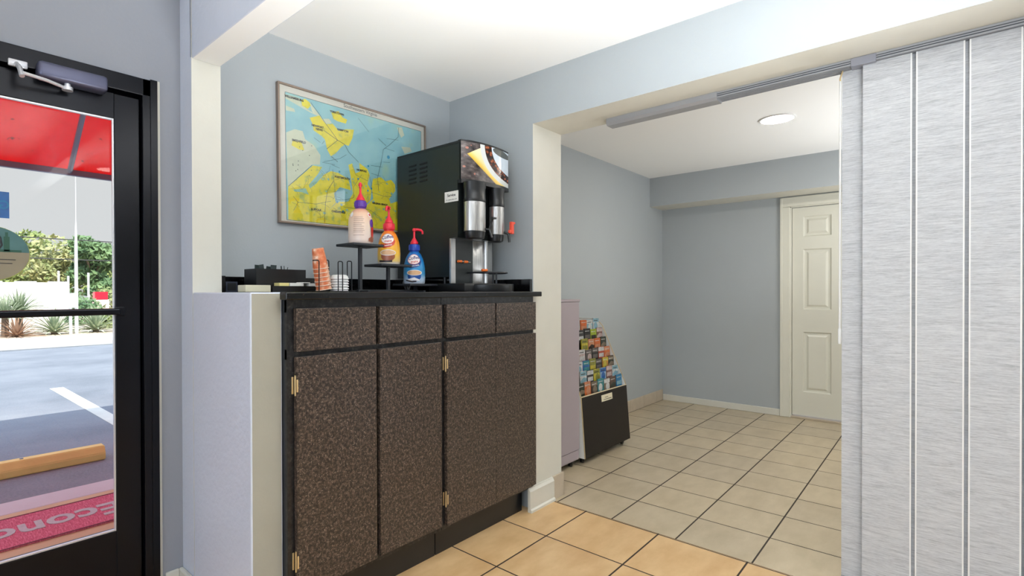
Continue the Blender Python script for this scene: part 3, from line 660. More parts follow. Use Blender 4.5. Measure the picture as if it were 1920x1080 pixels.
creamer((1.690, 2.0, 1.3582), math.radians(-46), 'yellow orange creamer bottle with a red cap on the riser', body2, REDP, REDP,
        [swirl(C_RD), ('ell', C_CUP, 0.0, 0.038, 0.034, 0.024), ('ell', C_WH, 0.0, 0.056, 0.0385, 0.015), ('ell', C_COF, 0.0, 0.056, 0.0345, 0.0120), ('band', C_DK, [(-0.045, 0.015, 0.005), (0, 0.013, 0.004), (0.02, 0.015, 0.005)])]+brand(0)+[('txt', C_WH, 'hazelnut', 0.002, 0.0925, 0.0105, -0.15)], math.radians(-146))
creamer((1.862, 2.0, 1.2642), math.radians(-43), 'blue creamer bottle with a blue cap on the lowest step of the riser', body3, BLUEP, REDP,
        [swirl(C_DBL), ('ell', C_DBL, 0.0, 0.038, 0.034, 0.024), ('ell', C_WH, 0.0, 0.056, 0.0385, 0.0145), ('ell', C_COF, 0.0, 0.056, 0.0345, 0.0118), ('band', C_WH, [(-0.03, 0.020, 0.004), (0, 0.024, 0.008), (0.025, 0.018, 0.003)]), ('band', C_DK, [(-0.045, 0.018, 0.003), (-0.01, 0.010, 0.004), (0.01, 0.012, 0.003)])]+brand(0)+[('txt', C_WH, 'french vanilla', 0.002, 0.0925, 0.0085, -0.15)], math.radians(-33))
fine = [('band', C_TXT, [(-0.030, z, 0.0011), (rndx, z, 0.0011)]) for z, rndx in ((0.122, 0.010), (0.114, 0.016), (0.106, 0.012), (0.095, 0.018), (0.087, 0.006), (0.079, 0.016), (0.068, 0.014), (0.060, 0.018), (0.052, 0.010), (0.038, 0.016))]
P1 = [(0.0525, 0), (0.0562, 0.004), (0.0572, 0.02), (0.0572, 0.10), (0.055, 0.122), (0.049, 0.14), (0.039, 0.155), (0.029, 0.163), (0.0225, 0.168)]
creamer((1.515, 2.0, 1.4477), math.radians(-38), 'cream coloured creamer bottle with a purple cap on the top step', body1, PURPLEP, REDP,
        fine+[('ell', C_PUR, 0.058, 0.096, 0.014, 0.020), ('band', C_RD, [(0.052, 0.055, 0.022), (0.075, 0.052, 0.028)]), ('band', C_CUP, [(0.036, 0.018, 0.006), (0.055, 0.022, 0.014), (0.075, 0.02, 0.01)]), ('ell', C_WH, 0.045, 0.135, 0.009, 0.011), ('ell', C_RD, 0.047, 0.135, 0.005, 0.006), ('ell', C_WH, -0.042, 0.135, 0.008, 0.011)], math.radians(-128), prof=P1)

# ------------------------------------------------------------------ coffee brewer
cb = thing('coffee_brewer', 'black twin coffee brewer with steel servers on the granite counter', 'coffee machine', (2.16, 2.0, 1.222))
bm = B()
prism(bm, [(1.806, 1.500), (1.868, 1.500), (1.868, 1.300), (2.272, 1.300), (2.272, 1.992), (1.785, 1.997), (1.785, 1.795), (1.806, 1.795)], 'x', 1.985, 2.350)
part('housing', bm, DARKBODY, cb)
bm = B(); box(bm, 1.9835, 1.985, 1.786, 2.27, 1.984, 1.996); 
for yy in (1.9, 2.2): lathe(bm, [(0.004, 0), (0.004, 0.002), (0, 0.003)], n=10)
for v in list(bm.verts):
    if v.co.z < 1: bm.verts.remove(v)
part('top_trim', bm, BLACKP, cb)
for yy in (1.93, 2.21):
    for xx in (2.02, 2.31):
        bm = B(); lathe(bm, [(0.018, 0), (0.018, 0.008), (0.010, 0.012), (0.010, 0.078)], c=(xx, yy, 1.2222), n=16); part('leg', bm, BLACKP, cb, smooth=40)
for col, y0 in ((0, 2.172), (1, 2.085)):
    for k in range(5):
        z = 1.925-k*0.0235; bm = B(); y = y0-0.0
        prism(bm, [(y, z), (y-0.058, z+0.002), (y-0.058, z-0.006), (y, z-0.008)], 'x', 1.9815, 1.9852); part('vent_slot', bm, DARKSLOT, cb)
bm = B(); box(bm, 1.9825, 1.985, 1.800, 1.895, 1.688, 1.742); st = part('sticker', bm, PAPERW, cb, ); st['label'] = 'white service sticker on the black side'
bm = B(); add_bm(bm, text_bm('Service', 0.020, 0.0002, bold=0.0004), Matrix.Translation((1.9821, 1.847, 1.722)) @ SIDE)
add_bm(bm, text_bm('for repairs please call', 0.0085, 0.0002), Matrix.Translation((1.9821, 1.847, 1.700)) @ SIDE)
subpart('sticker_text', bm, DK, st)
# bowed graphic front
def brewart(nt, b, c):
    uv = nt.coord('UV'); U, V, _ = nt.xyz(uv); U = nt.m('MULTIPLY', U, nt.m('SUBTRACT', 1.5, nt.m('MULTIPLY', U, 0.5)))
    du = nt.m('SUBTRACT', U, 1.2); dv = nt.m('MULTIPLY', nt.m('SUBTRACT', V, 1.0), 0.75)
    d = nt.m('SQRT', nt.m('ADD', nt.m('MULTIPLY', du, du), nt.m('MULTIPLY', dv, dv)))
    vor = nt.node('ShaderNodeTexVoronoi'); nt.put(vor.inputs['Vector'], nt.mapping(uv, (16, 12, 1))); vor.inputs['Scale'].default_value = 1.0
    bean = nt.ramp(vor.outputs['Distance'], [(0.0, rgb(196, 122, 84)), (0.25, rgb(150, 78, 46)), (0.5, rgb(70, 34, 22)), (0.75, rgb(30, 18, 14))])
    vor2 = nt.node('ShaderNodeTexVoronoi'); nt.put(vor2.inputs['Vector'], nt.mapping(uv, (9, 7, 1))); vor2.inputs['Scale'].default_value = 1.0
    bgc = nt.ramp(nt.noise(uv, 9, 4), [(0.3, rgb(34, 28, 28)), (0.55, rgb(86, 76, 74)), (0.75, rgb(140, 128, 124))])
    sc = nt.m('LESS_THAN', vor2.outputs['Distance'], 0.22)
    bgc = nt.mix(nt.m('MULTIPLY', sc, nt.m('LESS_THAN', U, 0.3)), bgc, rgb(170, 112, 96))
    nap = nt.m('MULTIPLY', nt.m('GREATER_THAN', V, nt.m('SUBTRACT', 0.80, nt.m('MULTIPLY', U, 1.06))), nt.m('LESS_THAN', V, nt.m('ADD', 0.58, nt.m('MULTIPLY', U, 0.74))))
    napc = nt.ramp(nt.m('SUBTRACT', V, nt.m('SUBTRACT', 0.80, nt.m('MULTIPLY', U, 1.06))), [(0.0, rgb(206, 166, 60)), (0.08, rgb(232, 196, 90)), (0.2, rgb(236, 216, 158)), (0.4, rgb(232, 222, 190))])
    col = nt.mix(nap, bgc, napc)
    col = nt.mix(nt.m('LESS_THAN', d, 0.79), col, rgb(214, 218, 216))
    col = nt.mix(nt.m('LESS_THAN', d, 0.69), col, bean)
    col = nt.mix(nt.m('LESS_THAN', d, 0.54), col, rgb(206, 218, 230))
    e1 = nt.m('DIVIDE', nt.m('SUBTRACT', U, 0.86), 0.17); e2 = nt.m('DIVIDE', nt.m('SUBTRACT', V, 0.90), 0.10)
    e2 = nt.m('ADD', e2, nt.m('MULTIPLY', e1, 0.35))
    col = nt.mix(nt.m('LESS_THAN', nt.m('ADD', nt.m('MULTIPLY', e1, e1), nt.m('MULTIPLY', e2, e2)), 1.0), col, rgb(88, 92, 90))
    nt.put(b.inputs['Base Color'], col)
BREWART = mat('coffee_photo_panel', None, 0.15, custom=brewart)
cp = [(1.985, 1.783), (2.03, 1.764), (2.09, 1.752), (2.15, 1.746), (2.21, 1.745), (2.27, 1.749), (2.32, 1.757), (2.362, 1.767)]
def crm(P, n=5):
    out = []; Q_ = [P[0]]+P+[P[-1]]
    for i in range(1, len(Q_)-2):
        a, b_, c_, d_ = [Vector(q) for q in Q_[i-1:i+3]]
        for k in range(n):
            t = k/n; out.append(tuple(0.5*((2*b_)+(-a+c_)*t+(2*a-5*b_+4*c_-d_)*t*t+(-a+3*b_-3*c_+d_)*t**3)))
    out.append(P[-1]); return out
cv = crm(cp)
bm = B(); uvl = bm.loops.layers.uv.new('UVMap'); NZ = 6; grid = []
for i, (x, y) in enumerate(cv): grid.append([bm.verts.new((x, y-0.001, 1.800+0.192*j/NZ)) for j in range(NZ+1)])
for i in range(len(cv)-1):
    for j in range(NZ):
        f = bm.faces.new((grid[i][j], grid[i+1][j], grid[i+1][j+1], grid[i][j+1])); f.smooth = True
        for lp, (a, b_) in zip(f.loops, ((i, j), (i+1, j), (i+1, j+1), (i, j+1))): lp[uvl].uv = ((cv[a][0]-1.985)/0.377, b_/NZ)
part('front_panel', bm, BREWART, cb)
bm = B()
prism(bm, cv+[(2.353, 1.79), (1.985, 1.79)], 'z', 1.788, 1.9985); 
part('brew_head', bm, DARKBODY, cb)
bm = B(); lip = [(x, y-0.004) for x, y in cv]; prism(bm, lip+[(2.356, 1.80), (1.982, 1.80)], 'z', 1.778, 1.797); part('head_lip', bm, BLACKP, cb)
bm = B(); prism(bm, [(x, y-0.002) for x, y in cv]+[(2.354, 1.80), (1.984, 1.80)], 'z', 1.991, 1.9995); part('head_top_edge', bm, BLACKP, cb)
def server(cx, cy, r, sq, label):
    bm = B(); lathe(bm, [(r*0.86, 0.150), (r, 0.148), (r, 0.0), (r*0.9, -0.004)], c=(cx, cy, 1.532), n=36, sx=1, sy=sq); sv = part('coffee_server', bm, STEEL, cb, smooth=40)
    sv['label'] = label
    bm = B(); lathe(bm, [(r*1.02, 0), (r*1.04, 0.006), (r*1.04, 0.014), (r*1.0, 0.020), (r*1.0, 0.06), (r*1.06, 0.085), (r*1.08, 0.098)], c=(cx, cy, 1.682), n=36, sx=1, sy=sq); subpart('brew_funnel', bm, BLACKP, sv, smooth=40)
    bm = B(); lathe(bm, [(r*0.55, -0.040), (r*0.86, -0.034), (r*0.97, -0.012), (r*0.97, 0)], c=(cx, cy, 1.530), n=36, sx=1, sy=sq); subpart('server_base', bm, BLACKP, sv, smooth=40)
    return sv
sv1 = server(2.052, 1.748, 0.066, 0.72, 'larger brushed steel server')
bm = B(); tube(bm, [(2.085, 1.715, 1.545), (2.10, 1.690, 1.54), (2.105, 1.680, 1.50)], 0.007, n=10); tube(bm, [(2.10, 1.690, 1.545), (2.108, 1.684, 1.575), (2.10, 1.665, 1.60)], 0.005, n=8); box(bm, 2.086, 2.116, 1.655, 1.672, 1.592, 1.602, bev=0.002); subpart('faucet', bm, BLACKP, sv1, smooth=40)
sv2 = server(2.258, 1.768, 0.046, 0.85, 'smaller brushed steel server')
bm = B(); tube(bm, [(2.28, 1.735, 1.545), (2.292, 1.712, 1.535), (2.295, 1.708, 1.49)], 0.007, n=10); subpart('faucet', bm, BLACKP, sv2, smooth=40)
bm = B(); box(bm, 2.298, 2.322, 1.695, 1.712, 1.535, 1.602, bev=0.004); box(bm, 2.285, 2.302, 1.698, 1.710, 1.540, 1.556, bev=0.002); box(bm, 2.318, 2.336, 1.698, 1.709, 1.590, 1.602, bev=0.002); h = subpart('faucet_handle', bm, REDO, sv2); h['label'] = 'orange red faucet handle'
bm = B(); box(bm, 2.134, 2.174, 1.775, 1.806, 1.53, 1.785, bev=0.004); part('control_strip', bm, BLACKP, cb)
bm = B(); box(bm, 2.146, 2.164, 1.7735, 1.775, 1.645, 1.678); nm = part('display', bm, emis('red_lit_display', rgb(235, 20, 40), 0.9), cb); nm['label'] = 'red lit display'
for k in range(5):
    bm = B(); box(bm, 2.149, 2.161, 1.7738, 1.775, 1.558+k*0.016, 1.566+k*0.016, bev=0.0005); part('button', bm, STEELG, cb)
# steel splash panel
bm = B(); box(bm, 1.985, 2.020, 1.852, 1.866, 1.266, 1.500, bev=0.002); part('splash_flange', bm, STEEL, cb)
bm = B(); box(bm, 2.165, 2.335, 1.858, 1.866, 1.266, 1.500, bev=0.002); tube(bm, [(2.268, 1.852, 1.27), (2.268, 1.852, 1.50)], 0.012, n=12)
part('splash_panel', bm, STEEL, cb, smooth=30)
bm = B(); box(bm, 2.020, 2.165, 1.860, 1.867, 1.266, 1.500); part('dark_splash_plate', bm, DARKBODY, cb)
bm = B(); box(bm, 1.985, 2.338, 1.760, 2.02, 1.2222, 1.266, bev=0.004); lathe(bm, [(0.148, 0), (0.15, 0.004), (0.15, 0.036), (0.146, 0.040), (0.12, 0.036)], c=(2.205, 1.80, 1.2222), n=48); part('drip_base', bm, BLACKP, cb, smooth=40)
bm = B()
for i in range(9):
    y = 1.700+i*0.025; hw = math.sqrt(max(0.0004, 0.108**2-(y-1.80)**2)); tube(bm, [(2.215-hw, y, 1.3235), (2.215+hw, y, 1.3235)], 0.0022, n=6)
tube(bm, [(2.215+0.108*math.cos(2*PI*i/40), 1.80+0.108*math.sin(2*PI*i/40), 1.3235) for i in range(40)], 0.0045, n=8, closed=True)
for a in (0.3, 2.4, 4.4): tube(bm, [(2.215+0.09*math.cos(a), 1.80+0.09*math.sin(a), 1.262), (2.215+0.09*math.cos(a), 1.80+0.09*math.sin(a), 1.321)], 0.005, n=8)
part('drip_grate', bm, BLACKM, cb, smooth=40)
bm = B(); tube(bm, [(2.030, 1.845, 1.382), (2.058, 1.845, 1.382)], 0.0068, n=12); tube(bm, [(2.078, 1.845, 1.381), (2.105, 1.845, 1.381)], 0.0068, n=12); part('orange_grip', bm, ORANGE, cb, smooth=40)
bm = B(); tube(bm, [(2.058, 1.845, 1.382), (2.078, 1.845, 1.381)], 0.0035, n=8); tube(bm, [(2.105, 1.845, 1.381), (2.13, 1.845, 1.380)], 0.003, n=8); tube(bm, [(2.068, 1.845, 1.381), (2.068, 1.862, 1.381)], 0.003, n=8); part('lever_rod', bm, STEEL, cb, smooth=40)
bm = B(); tube(bm, [(2.10, 1.74, 1.334), (2.135, 1.735, 1.334)], 0.0068, n=12); part('orange_grip', bm, ORANGE, cb, smooth=40)
# grey hose coiled between riser and brewer
bm = B(); pts = []
for i in range(46):
    a = i/45*2*PI*1.7; r = 0.026+0.006*math.sin(3*a); pts.append((1.945+r*math.cos(a)*0.9, 2.14+0.010*math.sin(a*0.5), 1.262+r*math.sin(a)))
pts = [(p[0], p[1], max(p[2], 1.2275)) for p in pts]
tube(bm, pts, 0.0048, n=8); tag(new_obj('hose', bm, mat('grey_hose', rgb(92, 94, 98), 0.4), smooth=60), 'coiled grey hose on the counter beside the brewer', 'hose')

# ------------------------------------------------------------------ cups, lids, wires
CUPM = None
def cupmat(nt, b, c):
    X, Y, Z = nt.xyz(c); ang = nt.m('ARCTAN2', Y, X)
    n = nt.noise(nt.mapping(c, (20, 20, 25)), 1.5, 3)
    nt.put(b.inputs['Base Color'], nt.ramp(n, [(0.32, rgb(196, 92, 50)), (0.46, rgb(214, 118, 72)), (0.56, rgb(222, 152, 114)), (0.66, rgb(236, 206, 184))]))
CUPM = mat('orange_printed_paper', None, 0.55, custom=cupmat)
cup_d = None
for k in range(6):
    lab = ['orange printed paper cup, lowest in the leaning stack', 'orange printed paper cup, second from the bottom of the stack', 'orange printed paper cup, third from the bottom of the stack',
           'orange printed paper cup, fourth from the bottom of the stack', 'orange printed paper cup, just under the topmost of the stack', 'orange printed paper cup, topmost in the leaning stack'][k]
    ax = Vector((-0.155, 0.02, 1)).normalized(); base = Vector((1.279, 1.95, 1.232))+ax*0.0182*k
    if k == 0:
        t = thing('paper_cup', lab, 'cup', base, 0, 'paper cups nested upside down')
        bm = B(); lathe(bm, [(0.0325, 0.003), (0.0335, 0.003), (0.0245, 0.090), (0.0235, 0.088), (0.0, 0.086)], n=32, cap=False); new_obj('cup_wall', bm, CUPM, t, smooth=40)
        bm = B(); tube(bm, [(0.0335*math.cos(2*PI*i/32), 0.0335*math.sin(2*PI*i/32), 0.002) for i in range(32)], 0.0019, n=6, closed=True); new_obj('rolled_rim', bm, mat('cup_rim_paper', rgb(232, 206, 184), 0.6), t, smooth=60)
        cup_d = t
    else:
        t = cup_d.copy(); COL.objects.link(t); t['label'] = lab
        for ch in cup_d.children:
            c_ = ch.copy(); COL.objects.link(c_); c_.parent = t
        t.location = base
    t.rotation_euler = (-0.02, math.atan2(-0.155, 1), k*0.7*0)
lid_d = None
for k in range(6):
    nm_ = ['lowest', 'second', 'third', 'fourth', 'fifth', 'topmost'][k]
    bm = B(); lathe(bm, [(0.0415, 0), (0.0425, 0.002), (0.0415, 0.005), (0.0385, 0.007), (0.037, 0.013), (0.033, 0.0135), (0.031, 0.010), (0, 0.010)] if k < 5 else [(0.0415, 0), (0.0425, 0.002), (0.040, 0.006), (0.036, 0.016), (0.028, 0.020), (0, 0.021)], n=36, cap=False)
    l = new_obj('cup_lid', bm, WHITEP, smooth=40, loc=(1.359, 1.95, 1.2224+0.0112*k))
    tag(l, 'white plastic cup lid, %s in the stack of lids' % (nm_ if k in (0, 5) else nm_+' from the bottom'), 'lid', 'white cup lids stacked on the counter')
wr = thing('wire_dispenser', 'black wire cup and lid rack with tall open hoops', 'cup rack', (1.32, 1.95, 1.222))
def hoop(xa, xb, y, zt, both=True, out=0.0):
    bm = B(); r = 0.006; p = [(xa, y, 1.2235)] if both else []
    p += ([(xa, y, zt-r), (xa+r*0.3, y, zt-r*0.3), (xa+r, y, zt)] if both else [(xa, y, zt-0.002), (xa+0.01, y, zt)])
    p += [(xb-r, y, zt), (xb-r*0.3, y, zt-r*0.3), (xb, y, zt-r), (xb, y, 1.2235)]
    tube(bm, p, 0.0024, n=8); part('wire_hoop', bm, WIRE, wr, smooth=60)
hoop(1.196, 1.226, 1.905, 1.3555, both=False); hoop(1.309, 1.328, 1.985, 1.364); hoop(1.322, 1.345, 1.905, 1.3555); hoop(1.388, 1.412, 1.93, 1.3600)
bm = B(); tube(bm, [(1.226, 1.905, 1.2252), (1.412, 1.905, 1.2252), (1.418, 1.995, 1.2252), (1.226, 1.998, 1.2252)], 0.0022, n=8, closed=True); part('wire_base', bm, WIRE, wr, smooth=60)

# ------------------------------------------------------------------ caddies, trays and packets at the back of the counter
def open_box(bm, x0, x1, y0, y1, z0, z1, t=0.003):
    box(bm, x0, x1, y0, y1, z0, z0+t)
    for a in ((x0, x1, y0, y0+t), (x0, x1, y1-t, y1), (x0, x0+t, y0+t, y1-t), (x1-t, x1, y0+t, y1-t)): box(bm, *a, z0+t, z1)
cd = thing('condiment_caddy', 'tall black caddy behind the low tray, full of dark packets', 'caddy', (1.16, 2.15, 1.222))
bm = B(); open_box(bm, 1.043, 1.279, 2.095, 2.205, 1.2225, 1.3225); part('bin', bm, BLACKP, cd)
bm = B(); box(bm, 1.12, 1.124, 2.099, 2.201, 1.226, 1.318); part('divider', bm, BLACKP, cd)
bm = B(); box(bm, 1.20, 1.204, 2.099, 2.201, 1.226, 1.318); part('divider', bm, BLACKP, cd)
PK = mat('dark_green_packet', rgb(24, 40, 40), 0.45, var=0.3)
rnd = random.Random(11)
for k in range(8):
    x = 1.054+k*0.0125 if k < 6 else 1.127+0.006*(k-6); y = 2.115+0.012*(k % 3)
    bm = B(); box(bm, -0.012, 0.012, -0.0015, 0.0015, 0, 0.085, bev=0.0012); box(bm, -0.0125, 0.0125, -0.0006, 0.0006, 0.078, 0.090)
    o = new_obj('tea_packet', bm, PK, loc=(x, y, 1.248+rnd.uniform(-0.004, 0.006))); o.rotation_euler = (0, rnd.uniform(-0.25, 0.25), rnd.uniform(-0.4, 0.4))
    tag(o, 'dark packet bunched with its like at the left end of the tall black caddy', 'packet', 'dark packets bunched in the tall caddy')
for k in range(7):
    bm = B(); a = rnd.uniform(-0.4, 0.4); tube(bm, [(0, 0, 0), (0.11*math.sin(a), 0.01, 0.11*math.cos(a))], 0.0016, n=6)
    o = new_obj('stirrer', bm, PK, loc=(1.178+0.0028*k, 2.13+0.006*(k % 3), 1.229)); tag(o, 'thin dark stirrer poking up from the tall caddy', 'stirrer', 'stirrers in the tall caddy')
ty = thing('low_tray', 'low black open tray holding flat paper packets on the counter', 'tray', (1.20, 2.02, 1.222))
bm = B(); open_box(bm, 1.085, 1.322, 2.035, 2.090, 1.2225, 1.2485); part('tray_shell', bm, BLACKP, ty)
for k, (x0, x1, m_, z, lb) in enumerate([(1.118, 1.165, PAPERY, 1.262, 'pale yellow paper packet at the end of the low black tray'), (1.168, 1.235, PAPERW, 1.262, 'white paper packet beside the pale yellow packet in the low tray'), (1.225, 1.268, PAPERW, 1.2655, 'white paper packet lying across the middle of the low tray'), (1.262, 1.316, PAPERW, 1.261, 'white paper packet in the low tray nearest the orange cups')]):
    bm = B(); box(bm, x0, x1, 2.040, 2.086, z-0.034 if k != 2 else z-0.004, z-0.0 if k != 2 else z, bev=0.0015)
    tag(new_obj('sugar_packet', bm, m_), lb, 'packet', 'paper packets in the low tray')
bm = B(); box(bm, 0.965, 1.074, 2.03, 2.10, 1.2228, 1.2515, bev=0.002); cbx = tag(new_obj('card_box', bm, CREAMB), 'small flat cream card box at the half wall end of the counter', 'box')
jb = thing('napkin_box', 'small dark square holder against the backsplash corner', 'box', (0.985, 2.225, 1.222))
bm = B(); open_box(bm, 0.960, 1.010, 2.20, 2.245, 1.2225, 1.268); part('shell', bm, mat('smoky_plastic', rgb(48, 52, 66), 0.3), jb)
bm = B(); box(bm, 0.967, 1.003, 2.1975, 2.1995, 1.230, 1.262); part('front_plate', bm, BLACKP, jb)
# ------------------------------------------------------------------ mauve cabinet on castors
def castor(x, y, par, nm='castor', r=0.019):
    bm = B(); z = r+0.0005
    g = B(); lathe(g, [(r*0.5, -0.010), (r, -0.009), (r, 0.009), (r*0.5, 0.010)], n=20); add_bm(bm, g, Matrix.Translation((x, y, z)) @ Matrix.Rotation(PI/2, 4, 'X'))
    box(bm, x-0.008, x+0.010, y-0.014, y-0.011, z-0.004, z+r+0.004); box(bm, x-0.008, x+0.010, y+0.011, y+0.014, z-0.004, z+r+0.004); box(bm, x-0.016, x+0.016, y-0.016, y+0.016, z+r+0.002, z+r+0.006)
    return part(nm, bm, BLACKP, par, smooth=40)
mc = thing('storage_cabinet', 'tall pale mauve cabinet on castors beside the brochure rack', 'cabinet', (3.075, 2.07, 0))
bm = B(); box(bm, 2.862, 3.290, 1.862, 2.286, 0.048, 1.150, bev=0.004); part('cabinet_body', bm, MAUVE, mc)
bm = B(); box(bm, 2.862, 3.290, 1.846, 1.8615, 0.118, 1.150, bev=0.003); part('door', bm, MAUVE, mc)
bm = B(); box(bm, 2.855, 3.297, 1.842, 2.286, 1.151, 1.168, bev=0.003); part('cabinet_top', bm, MAUVE, mc)
bm = B(); box(bm, 2.862, 3.290, 1.850, 1.8615, 0.048, 0.114, bev=0.002); part('plinth', bm, MAUVE, mc)
for x in (2.90, 3.235):
    for y in (1.885, 2.25): castor(x, y, mc)
# ------------------------------------------------------------------ brochure rack
RX0, RX1, RY = 3.318, 4.050, 1.822
rk = thing('brochure_rack', 'black fronted tiered brochure rack on castors in the passage', 'rack', ((RX0+RX1)/2, RY+0.22, 0))
prof = [(0.0, 0.045), (0.030, 0.465), (0.042, 0.500), (0.233, 0.938), (0.262, 0.970), (0.30, 0.988), (0.34, 0.993), (0.455, 0.993), (0.455, 0.045)]
for x0, x1 in ((RX0, RX0+0.013), (RX1-0.013, RX1)):
    bm = B(); prism(bm, [(RY+a, b_) for a, b_ in prof], 'x', x0+0.001, x1-0.001); tb = [(p[0]+RY, p[1]) for p in prof]
    sp_ = part('side_board', bm, PAPERW, rk)
    bm = B()
    for (a, b_), (c_, d_) in zip(tb[:7], tb[1:8]):
        L_ = math.hypot(c_-a, d_-b_); n_ = ((b_-d_)/L_, (c_-a)/L_)
        prism(bm, [(a, b_), (c_, d_), (c_+n_[0]*0.002, d_+n_[1]*0.002), (a+n_[0]*0.002, b_+n_[1]*0.002)], 'x', x0, x1)
    subpart('edge_band', bm, mat('tan_edge_banding', rgb(170, 152, 118), 0.5), sp_)
bm = B(); prism(bm, [(RY-0.003, 0.045), (RY+0.010, 0.045), (RY+0.041, 0.470), (RY+0.028, 0.470)], 'x', RX0+0.012, RX1-0.002); pnl = part('front_panel', bm, RACKB, rk)
bm = B(); prism(bm, [(RY+0.026, 0.4705), (RY+0.041, 0.4705), (RY+0.041, 0.474), (RY+0.026, 0.474)], 'x', RX0+0.012, RX1-0.002); subpart('panel_edge', bm, mat('pale_edge', rgb(206, 190, 160), 0.4), pnl)
bm = B(); prism(bm, [(RY+0.0232, 0.398), (RY+0.0268, 0.446), (RY+0.0255, 0.446), (RY+0.0215, 0.398)], 'x', 3.618, 3.792); lp = part('name_plate', bm, CREAML, rk); lp['label'] = 'cream name plate on the dark front'
mtx = Matrix.Translation((3.705, RY+0.0222, 0.420)) @ Matrix.Rotation(-0.075, 4, 'X') @ STAND
bm = B()
box(bm, 3.645, 3.770, RY+0.0208, RY+0.0216, 0.409, 0.4125); box(bm, 3.67, 3.72, RY+0.0214, RY+0.0222, 0.424, 0.4275); subpart('plate_print', bm, DK, lp)
bm = B(); box(bm, RX0+0.013, RX1-0.013, RY+0.44, RY+0.452, 0.05, 0.99); part('back_board', bm, PAPERW, rk)
bm = B(); box(bm, RX0+0.013, RX1-0.013, RY+0.016, RY+0.44, 0.05, 0.062); part('bottom_board', bm, RACKB, rk)
NR = 7
def row(k): return RY+0.052+0.0335*k, 0.398+0.0735*k
for k in range(NR):
    y, z = row(k)
    bm = B(); box(bm, RX0+0.0135, RX1-0.0135, y-0.004, y+0.026, z-0.010, z-0.006); part('tier_shelf', bm, RACKB, rk)
    if k: bm = B(); box(bm, RX0+0.0135, RX1-0.0135, y-0.006, y-0.0045, z-0.006, z+0.052); part('clear_lip', bm, CLEARP, rk)
for x in (RX0+0.05, RX1-0.05):
    for y in (RY+0.045, RY+0.40): castor(x, y, rk)
PAL = {'dark green': (38, 52, 40), 'orange': (226, 112, 48), 'dark brown': (58, 44, 38), 'teal': (60, 150, 156), 'taupe': (136, 120, 100), 'brown': (92, 66, 50), 'bright blue': (30, 132, 186), 'white': (222, 222, 220),
       'black': (30, 28, 28), 'yellow': (214, 196, 60), 'pale blue': (164, 194, 214), 'rose brown': (142, 100, 92), 'royal blue': (36, 110, 190), 'olive green': (150, 150, 60), 'charcoal': (62, 60, 62), 'gold': (206, 140, 60), 'pale pink': (214, 190, 184),
       'grey': (108, 100, 98), 'red orange': (196, 84, 60), 'peach': (222, 150, 110), 'lime green': (168, 188, 40), 'sky blue': (140, 188, 204)}
BM_ = {}
def pm(n):
    if n not in BM_: BM_[n] = mat('print_'+n.replace(' ', '_'), rgb(*[v*0.8 for v in PAL[n]]), 0.4, var=0.28, vscale=45)
    return BM_[n]
ROWS = [['dark green', 'orange', 'dark brown', 'teal', 'taupe', 'brown', 'bright blue'], ['white', 'charcoal', 'yellow', 'pale blue', 'rose brown', 'white'], ['white', 'royal blue', 'olive green', 'black', 'gold', 'dark green'],
        ['pale pink', 'grey', 'black', 'red orange', 'orange'], ['yellow', 'peach', 'orange', 'dark green'], ['charcoal', 'black', 'lime green', 'rose brown'], ['orange', 'sky blue', 'white']]
ACC = {'dark green': 'taupe', 'orange': 'peach', 'dark brown': 'taupe', 'teal': 'white', 'taupe': 'white', 'brown': 'dark green', 'bright blue': 'sky blue', 'white': 'sky blue', 'charcoal': 'white', 'yellow': 'olive green', 'pale blue': 'royal blue', 'rose brown': 'pale pink',
       'royal blue': 'teal', 'olive green': 'yellow', 'black': 'grey', 'gold': 'yellow', 'pale pink': 'white', 'grey': 'pale pink', 'red orange': 'white', 'peach': 'dark brown', 'lime green': 'black', 'sky blue': 'white'}
rname = ['bottom row', 'second row up', 'third row up', 'middle row', 'third row down', 'second row down', 'top row']
rnd = random.Random(5)
